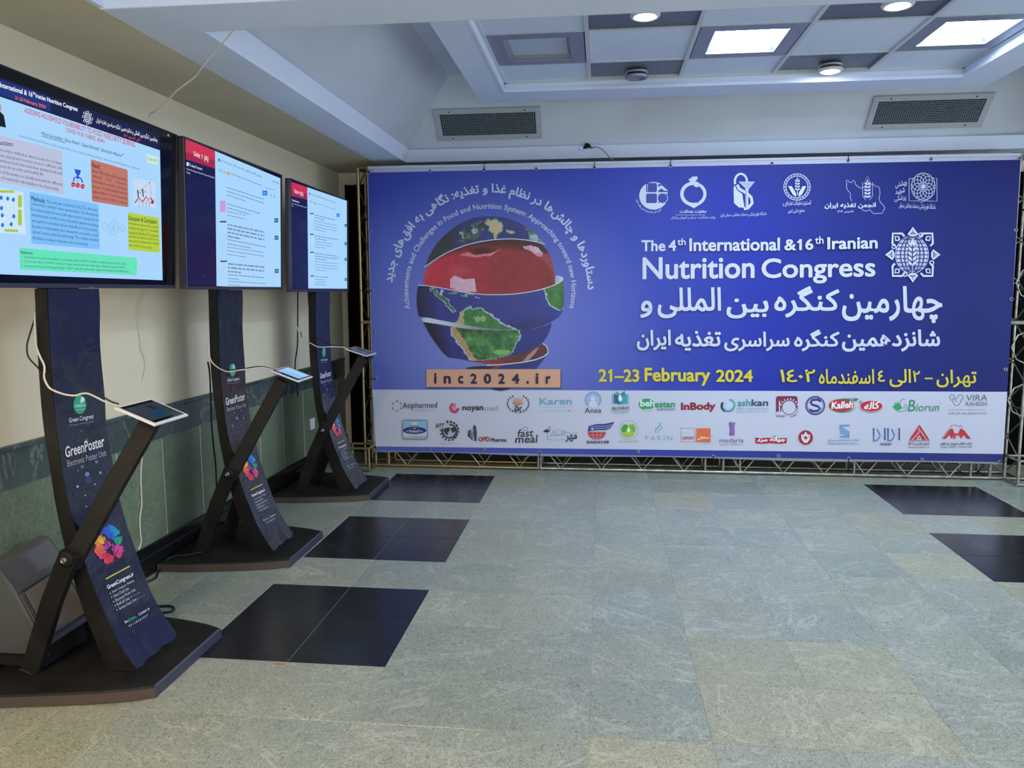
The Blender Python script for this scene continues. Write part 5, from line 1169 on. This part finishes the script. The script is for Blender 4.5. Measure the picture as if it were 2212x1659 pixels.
def f(I):
    for s_ in (-1, 1):
        for i in range(9):
            a = math.radians(60-i*17); x = 1010+s_*72*math.cos(a); y = 132-58*math.sin(a); I.poly(DK, [(x, y-9), (x+s_*7, y-3), (x+s_*3, y+8), (x-s_*4, y+3)])
    I.poly('d0a068', [(978, 92), (990, 110), (998, 88), (1008, 108), (1018, 88), (1026, 110), (1040, 92), (1034, 124), (986, 124)]); I.line('9c4038', circ(1010, 128, 36, 8, 180, 360, 12), 4); I.line('b86858', [(976, 128), (1046, 126)], 2)
    I.T('Zar', 980, 180, 1034, 178, 36, DK, .03, shear=6); I.T('Group', 986, 192, 1034, 190, 12, DK, .02, res=1)
logo(Z4, f)
def f(I):
    I.T('Karen', 1156, 140, 1376, 138, 48, '6fa6c2', .02); I.T('PHARMACEUTICAL CO.', 1155, 158, 1374, 157, 8, '8fb0c8', 0, res=1); I.T('A Legacy of Excellence', 1157, 188, 1342, 186, 12, '9fb4cc', 0, res=1); I.disc('30406a', 1356, 180, 4, 4, n=8); I.disc('30406a', 1366, 180, 3, 3, n=8)
logo(Z4, f)
def f(I):
    I.disc('8aa2cc', 1521, 104, 58, 56, n=36); I.disc('a4b6d8', 1521, 108, 44, 43, n=30); I.disc('cfd4e4', 1520, 98, 15, 17); I.poly('cfd4e4', [(1490, 152), (1494, 126), (1510, 112), (1530, 112), (1546, 126), (1552, 152), (1521, 160)]); I.T('Anea', 1463, 196, 1577, 194, 36, DK, .0)
logo(Z4, f)
def f(I):
    I.rect('74b4bc', 1650, 70, 1764, 136); I.poly('3fae9c', [(1676, 44), (1706, 66), (1706, 140), (1676, 116)]); I.poly('2c7a9a', [(1738, 44), (1706, 66), (1706, 140), (1738, 116)]); I.poly('2a5f8c', [(1662, 62), (1690, 76), (1706, 138), (1662, 126)]); I.poly('3c9ab0', [(1752, 62), (1722, 76), (1706, 138), (1752, 126)])
    I.poly('e2ecf0', [(1706, 66), (1720, 96), (1716, 112), (1706, 116), (1696, 112), (1692, 96)]); I.T('ALHAVI', 1648, 176, 1765, 175, 26, '3c4450', .01); I.T('Pharmaceuticals', 1648, 191, 1765, 190, 12, '6c7080', 0, res=1); I.T('Since 1980', 1672, 203, 1736, 202, 9, '7c8090', 0, res=1)
logo(Z4, f)
def f(I):
    I.disc('2a9a64', 1886, 137, 54, 40, n=36); I.T('beh', 1842, 152, 1938, 152, 46, 'dfeae6', .03); I.T('estan', 1940, 158, 2080, 156, 36, '2a9a64', .03); I.T('behdasht', 1958, 180, 2080, 178, 22, '30806c', .0); I.poly('d0d4e0', [(1868, 168), (1930, 168), (1930, 176), (1868, 176)])
logo(Z4, f)
logo(Z5, lambda I: I.T('InBody', 60, 176, 277, 174, 62, '8c2034', .045, res=3))
def f(I):
    I.ring('1e3054', 350, 136, 34, 14, a0=140, a1=250, n=14); I.ring('3fa890', 364, 130, 33, 10, a0=-60, a1=90, n=14); I.ring('4a86bc', 358, 134, 36, 10, a0=210, a1=330, n=14); I.disc('b8d0e0', 360, 130, 26, 28)
    I.T('ash', 413, 138, 494, 136, 44, '3f9aa4', .02, shear=4); I.T('kan', 500, 136, 606, 135, 42, '28406c', .02, shear=4); I.T('شرکت ایده پزشکی اشکان', 408, 161, 606, 160, 16, '4a86b0', .01, fa=True, res=1); I.T('Ashkan Medical Idea', 409, 176, 604, 174, 9, '5a7eb4', .0, res=1, sp=1.3)
logo(Z5, f)
def f(I):
    I.rect('7a2440', 656, 74, 792, 192, 16); I.disc('c4c8da', 738, 144, 46, 46, n=30); I.rect('c4c8da', 690, 150, 792, 194); I.rect('c4c8da', 674, 104, 682, 192); I.ring('7a2440', 738, 146, 44, 4); I.poly('c4c8da', [(656, 172), (690, 172), (690, 194), (656, 194)]); I.ring('3a2a34', 744, 158, 46, 3, a0=270, a1=370, n=16)
    for i in range(8): a = math.radians(20+i*20); I.line('dfe2ee', [(738+50*math.cos(a), 144-48*math.sin(a)), (738+60*math.cos(a), 144-58*math.sin(a))], 7)
    I.T('خورشاد', 654, 209, 713, 208, 20, DK, .01, fa=True)
logo(Z5, f)
def f(I):
    I.disc('28307c', 902, 133, 62, 60, n=40); I.disc('c4c8da', 902, 133, 54, 52, n=40); I.ring('28307c', 902, 133, 49, 4)
    I.line('28307c', [(936, 108), (918, 96), (884, 98), (872, 114), (884, 128), (918, 138), (932, 150), (918, 166), (884, 168), (868, 156)], 15)
logo(Z5, f)
def f(I):
    I.poly('2f8a54', circ(1072, 134, 86, 44, n=36)); I.poly('e0e2ec', [(986+x*.0, y) for x, y in ()] or circ(1072, 132, 84, 38, n=36)); I.poly('c02030', circ(1068, 132, 80, 38, n=36)); I.T('Kalleh', 1002, 156, 1138, 148, 46, 'ecebf0', .04, shear=4); I.T('PRO', 1072, 108, 1156, 106, 20, '22804a', .04, shear=4); I.poly('22804a', [(1146, 88), (1174, 88), (1160, 104), (1140, 106)])
logo(Z5, f)
def f(I):
    I.disc('2f8a54', 1252, 140, 76, 38, n=32); I.disc('e0e2ec', 1253, 137, 75, 37, n=32); I.disc('c02030', 1253, 137, 70, 34, n=32); I.T('کاله', 1206, 162, 1302, 152, 48, 'ecebf0', .04, fa=True, shear=6); I.ring('40384a', 1187, 113, 12, 1.6, n=14); I.T('R', 1182, 119, 1192, 119, 12, '40384a')
logo(Z5, f)
def f(I):
    I.poly('2aa058', [(1385, 136), (1400, 132), (1398, 112), (1412, 124), (1418, 108), (1438, 134), (1444, 152), (1420, 164), (1400, 156)]); I.line('2f8a64', circ(1455, 120, 22, 28, 60, 300, 16), 3); I.line('2f8a64', [(1406, 166), (1440, 172), (1474, 160), (1478, 140), (1460, 124)], 3)
    I.T('B', 1482, 170, 1526, 168, 72, '2f8a5c', .0, shear=10); I.T('iorun', 1530, 170, 1674, 168, 48, '3a8c6c', -.006, shear=10); I.ring('8898a4', 1684, 120, 5, 1.2, n=10)
logo(Z5, f)
def f(I):
    I.line('6c7078', [(1742, 80), (1752, 66), (1768, 66), (1786, 94), (1804, 66), (1820, 66), (1828, 80), (1800, 132), (1776, 132), (1762, 108), (1774, 88), (1788, 112)], 4); I.line('6c7078', [(1742, 80), (1756, 102), (1770, 82)], 4)
    I.T('VIRA', 1845, 104, 1978, 102, 38, '6a6e76', -.012, shear=4); I.T('RAHESH', 1845, 136, 1976, 135, 26, '6a6e76', -.01); I.T('Vira Rahesh Pharmed Pharmaceutical Co', 1735, 164, 1970, 162, 9, '8a8e9c', 0, res=1); I.T('شرکت داروسازی ویرا رهش فارمد', 1732, 190, 1972, 188, 18, '60646c', .01, fa=True, res=1)
logo(Z5, f)
def f(I):
    I.rect('8fa0b8', 213, 237, 397, 382, 22); I.rect('ccd0de', 216, 240, 394, 379, 20); I.rect('30405c', 219, 243, 391, 376, 18); I.rect('c4cadb', 223, 247, 387, 372, 15); I.poly('8cb8d6', [(223, 262), (238, 247), (372, 247), (387, 262), (387, 300), (223, 300)]); I.disc('bcd4e4', 303, 284, 28, 26)
    I.T('MAHNAD', 273, 290, 331, 289, 12, '2c3448', .02, res=1); I.disc('26306c', 304, 314, 81, 24, n=32); I.ring('ccd2e2', 302, 314, 56, 4, 12, 180, 360, 16); I.ring('ccd2e2', 302, 308, 36, 5, 10, 180, 360, 16); I.disc('ccd2e2', 303, 300, 12, 3); I.T('مرکز فناوری نوآوری دانش بنیان', 231, 368, 384, 366, 18, '4c5468', .0, fa=True, res=1)
logo(Z4, f)
def f(I):
    I.disc(DK, 540, 320, 52, 50, n=36); I.disc('b8bccc', 540, 320, 42, 40, n=30)
    for i in range(9): a = math.radians(120+i*25); I.poly(DK, [(540+r*math.cos(a+d), 324-r*math.sin(a+d)) for r, d in ((50, -.11), (64, -.08), (64, .08), (50, .11))])
    I.rect('b8bccc', 452, 262, 540, 300); I.T('HTT', 450, 296, 501, 294, 28, DK, .04, shear=6)
    for i in range(8): a = math.radians(100-i*22); x, y = 540+62*math.cos(a), 316-58*math.sin(a); I.poly(DK, [(x, y+10), (x-9, y-6), (x-2, y-16), (x+8, y-2)])
    I.poly(DK, [(508, 300), (540, 292), (544, 316), (530, 326), (532, 350), (520, 340), (504, 322)]); I.poly(DK, [(548, 296), (578, 292), (586, 314), (568, 330), (556, 312)]); I.T('صنعتی آموزشی تحقیقاتی', 468, 408, 594, 406, 10, '5a5e6c', 0, fa=True, res=1)
logo(Z4, f)
def f(I):
    for i in range(5): a = i*.30; I.poly('40444c', [(704-i*8, 388), (664+i*9, 352-i*14), (668+i*10, 318-i*9), (690+i*6, 282+(4-i)*6), (716-i*0, 300+(4-i)*14), (722-i*5, 360)][:6]) if i in (0,) else I.line('b8bccc', [(700+i*4, 386), (676+i*9, 350-i*14), (684+i*8, 312-i*9)], 4)
    I.poly('40444c', [(712, 388), (702, 300), (706, 276), (722, 286), (728, 330), (726, 386)]); I.T('OPD', 737, 390, 816, 389, 32, 'b03838', .04); I.T('Pharma', 824, 392, 931, 391, 26, DK, .03)
logo(Z4, f)
def f(I):
    I.line(DK, [(1052, 318), (1040, 300), (1046, 288), (1056, 298), (1064, 288), (1075, 296), (1072, 308), (1056, 320)], 2.4); I.T('fast', 1002, 362, 1112, 356, 54, '30323e', .015, shear=6); I.T('meal', 988, 402, 1138, 398, 54, '30323e', .015, shear=6)
logo(Z4, f)
def f(I):
    I.poly('2a3054', [(1178, 322), (1196, 308), (1210, 306), (1226, 320), (1216, 328), (1198, 328)]); I.line('2a3054', [(1222, 318), (1230, 304), (1216, 296), (1222, 288), (1230, 290)], 4); I.line('2a3054', [(1206, 326), (1210, 380)], 2); I.T('اشکار', 1222, 362, 1334, 358, 46, '8ab4c0', .02, fa=True); I.T('مهر', 1332, 396, 1412, 390, 52, '2a3054', .02, fa=True)
    I.line('8ab4c0', [(1268, 310), (1290, 304), (1340, 326), (1380, 334), (1418, 328)], 3); I.T('MEHR ASHKAR', 1222, 382, 1328, 381, 8, '8ab4c0', 0, res=1)
logo(Z4, f)
def f(I):
    I.poly('c03040', circ(1546, 326, 62, 52, 180, 360, 20)); I.line('d8c0cc', [(1546, 328), (1546, 378)], 2); I.line('d8c0cc', circ(1546, 326, 30, 50, 180, 360, 12), 2); I.line('d8c0cc', [(1494, 346), (1598, 346)], 2); I.line('d8c0cc', [(1510, 364), (1584, 364)], 2)
    I.poly('2a3884', [(1484, 322), (1492, 284), (1540, 272), (1600, 270), (1666, 256), (1640, 300), (1600, 316), (1540, 314), (1500, 320)]); 
    for j in (0, 14, 28): I.line('c8ccde', [(1500, 292+j), (1540, 286+j), (1600, 286+j), (1652, 274+j*.8)], 3)
    I.disc('c8ccde', 1516, 304, 7, 7); I.T('SHAFAYAB', 1476, 404, 1630, 403, 20, '2a3060', .03)
logo(Z4, f)
def f(I):
    I.ring('8ab060', 1764, 311, 64, 2.4); I.disc('b4cc90', 1762, 314, 50, 46, n=30); I.poly('4a9a3c', [(1714, 300), (1728, 274), (1756, 276), (1762, 300), (1758, 322), (1728, 330), (1712, 318)]); I.poly('6cb440', [(1812, 300), (1796, 272), (1768, 276), (1762, 302), (1784, 326), (1806, 326)]); I.poly('9cc43c', [(1718, 332), (1762, 312), (1806, 332), (1784, 358), (1740, 358)]); I.poly('e0ead8', [(1762, 288), (1776, 312), (1762, 334), (1750, 312)]); I.T('bayand', 1700, 400, 1824, 398, 20, 'a4b894', 0)
logo(Z4, f)
def f(I):
    I.line('70a8c0', [(1950, 330), (1946, 310), (1976, 282), (1980, 262)], 8); I.line('70a8c0', [(1968, 330), (1966, 318), (1990, 298), (1990, 282)], 6); I.T('FARIN', 1878, 384, 2061, 382, 34, '8cb4c4', -.004, sp=1.3)
logo(Z4, f)
def f(I):
    I.line('c05a48', [(59, 274), (147, 274), (149, 360), (59, 360)], 2.6, True); I.T('cenan', 67, 346, 140, 345, 18, 'b04838', .01); I.rect('e06a3c', 157, 276, 246, 362); I.T('سه‌نان', 164, 350, 238, 346, 26, 'f0ece8', .03, fa=True); I.T('تولید نان صنعتی', 188, 372, 242, 372, 6, 'b04838', 0, fa=True, res=1)
logo(Z5, f)
def f(I):
    I.poly('7a5498', [(360, 240), (378, 236), (384, 262), (376, 290), (384, 322), (362, 320), (368, 288)]); I.poly('8f62ac', [(384, 236), (402, 240), (396, 268), (398, 320), (382, 322), (378, 292), (386, 264)]); I.T('medaria', 302, 366, 453, 365, 30, '7a5a94', .0); I.T('simple solutions', 303, 387, 452, 384, 16, '8c86a4', .0, res=1)
logo(Z5, f)
def f(I):
    I.poly('d8dce6', [(524, 330), (728, 336), (730, 376), (524, 374)]); I.poly('a82838', [(526, 332), (560, 338), (600, 334), (650, 338), (726, 336), (724, 370), (680, 374), (620, 370), (560, 374), (526, 370)]); I.T('جوانه مرد', 536, 366, 716, 364, 32, 'efeef2', .05, fa=True)
    for q in (((640, 334), (636, 324)), ((648, 332), (654, 322)), ((644, 334), (645, 320))): I.line('3a8a4a', q, 3)
logo(Z5, f)
def f(I):
    I.disc('b8b8c4', 842, 336, 52, 52, n=36); I.disc('d0d2dc', 843, 334, 50, 49, n=36); I.disc('9a2434', 842, 334, 46, 46, n=36); I.poly('e4e0e8', [(842, 296), (856, 318), (870, 312), (868, 344), (852, 366), (832, 366), (816, 344), (814, 312), (828, 318)]); I.poly('9a2434', [(842, 318), (852, 336), (842, 346), (832, 336)]); I.line('9a2434', [(820, 322), (842, 352), (864, 322)], 3)
logo(Z5, f)
def f(I):
    for j in range(4): I.line('6fa4cc', [(1054+j*0, 262+j*13), (1116-j*0, 300+j*9)], 8)
    I.poly('5f98c8', [(1056, 254), (1116, 252), (1116, 262), (1072, 264), (1056, 274)]); I.poly('5f98c8', [(1116, 334), (1054, 332), (1054, 324), (1100, 322), (1116, 306)]); I.T('شرکت داروسازی سپیداج', 980, 362, 1178, 360, 20, '6a88a8', .02, fa=True, res=1); I.T('SEPIDAJ PHARMACEUTICAL Co.', 981, 379, 1176, 378, 12, '6a7890', .01, res=1)
logo(Z5, f)
def f(I):
    for x in (1262, 1352): I.line('33589c', [(x+6, 274), (x+6, 348)], 9); I.line('4a78b8', [(x, 356), (x+30, 350), (x+48, 322), (x+28, 280)], 8)
    for x in (1338, 1428): I.line('33589c', [(x, 274), (x, 350)], 9)
    for x in (1258, 1348): I.line('c4c8da', [(x-4, 334), (x+80, 318)], 3)
    I.T('water', 1307, 383, 1382, 382, 18, '3c5080', .01)
logo(Z5, f)
def f(I):
    I.poly('c02838', [(1555, 252), (1618, 348), (1490, 348)]); I.line('c4c8da', [(1552, 272), (1552, 300), (1510, 348)], 5); I.line('c4c8da', [(1560, 290), (1600, 348)], 5); I.poly('c4c8da', [(1552, 318), (1566, 338), (1566, 348), (1538, 348), (1538, 340)]); I.poly('c02838', [(1552, 328), (1560, 342), (1544, 342)]); I.T('ARTIMAN VALVE ENGINEERING', 1487, 358, 1618, 357, 7, '30323c', .01, res=1)
    I.T('آرتیمان (تاسیس ۱۳۸۳)', 1484, 384, 1617, 382, 22, '30323c', .02, fa=True, res=1); I.T('www.artiman.co', 1484, 397, 1617, 396, 9, 'b04048', .01, res=1)
logo(Z5, f)
def f(I):
    I.poly('c02838', [(1694, 342), (1736, 286), (1762, 276), (1776, 310), (1756, 342), (1742, 316), (1720, 342)]); I.poly('c02838', [(1878, 342), (1834, 288), (1812, 276), (1796, 310), (1816, 342), (1832, 316), (1852, 342)]); I.poly('d04048', [(1766, 306), (1808, 306), (1808, 320), (1782, 322), (1780, 342), (1766, 342)]); I.line('8c3a40', [(1744, 278), (1752, 258), (1776, 254), (1800, 262), (1816, 256), (1826, 276)], 2.4); I.line('dcd0d8', [(1700, 340), (1740, 290)], 2)
    I.T('شرکت آفتاب فروزان آریا آفاق', 1686, 384, 1884, 380, 22, '30323c', .02, fa=True, res=1); I.T('تولید و واردات تجهیزات پزشکی', 1683, 401, 1883, 398, 17, '444854', .01, fa=True, res=1)
logo(Z5, f)

# ---- grommets, ties
M_GR = mat('steel_grommet', '9a9da8', .3, .9)
def grom(px, py, tie=None):
    p = B(px, py, .004); b = MB(); n_ = 16
    b.lathe(p, [(.0065, 0), (.0075, -.002), (.011, -.003), (.014, -.001), (.0145, .001)], n_, axis=1); b.build('grommet', M_GR, bt)
    b = MB().lathe(p-np.array([0, .0003, 0]), [(.0065, 0), (.001, 0)], 12, axis=1).build('grommet_hole', M_DARK, bt)
    if tie is not None:
        q = B(tie[0], tie[1], .0); MB().tube([p-np.array([0, .004, 0]), (p+q)/2-np.array([0, .010, 0]), q-np.array([0, .004, 0]), q+np.array([0, .012, 0])], .003, 6).build('tie_cord', M_CABB, bt)
for px, py, tie in ((928.5, 370, None), (1046, 367, (1047, 352)), (1158, 364.5, None), (1284, 362, (1284, 348)), (1448.5, 358.5, (1448.5, 342)), (1667, 353, None), (1832, 346.5, (1832, 334)), (2011, 343.5, None), (797, 372, (787, 368)), (2203, 342, None),
                    (800, 499.5, None), (803, 628, (780, 628)), (807.5, 716, None), (810.5, 817.5, (785, 818)), (2194, 497, None), (2184.5, 646, (2203, 646)), (2171.5, 798, None), (812, 967, (790, 958)), (2159.5, 998, (2175, 998)),
                    (928, 970.5, None), (1046, 972, None), (1166, 977.5, (1166, 1003)), (1379, 976.5, None), (1541, 986, (1541, 1010)), (1681, 985, None), (1833, 990.5, (1833, 1020)), (1991.5, 993, None)): grom(px, py, tie)
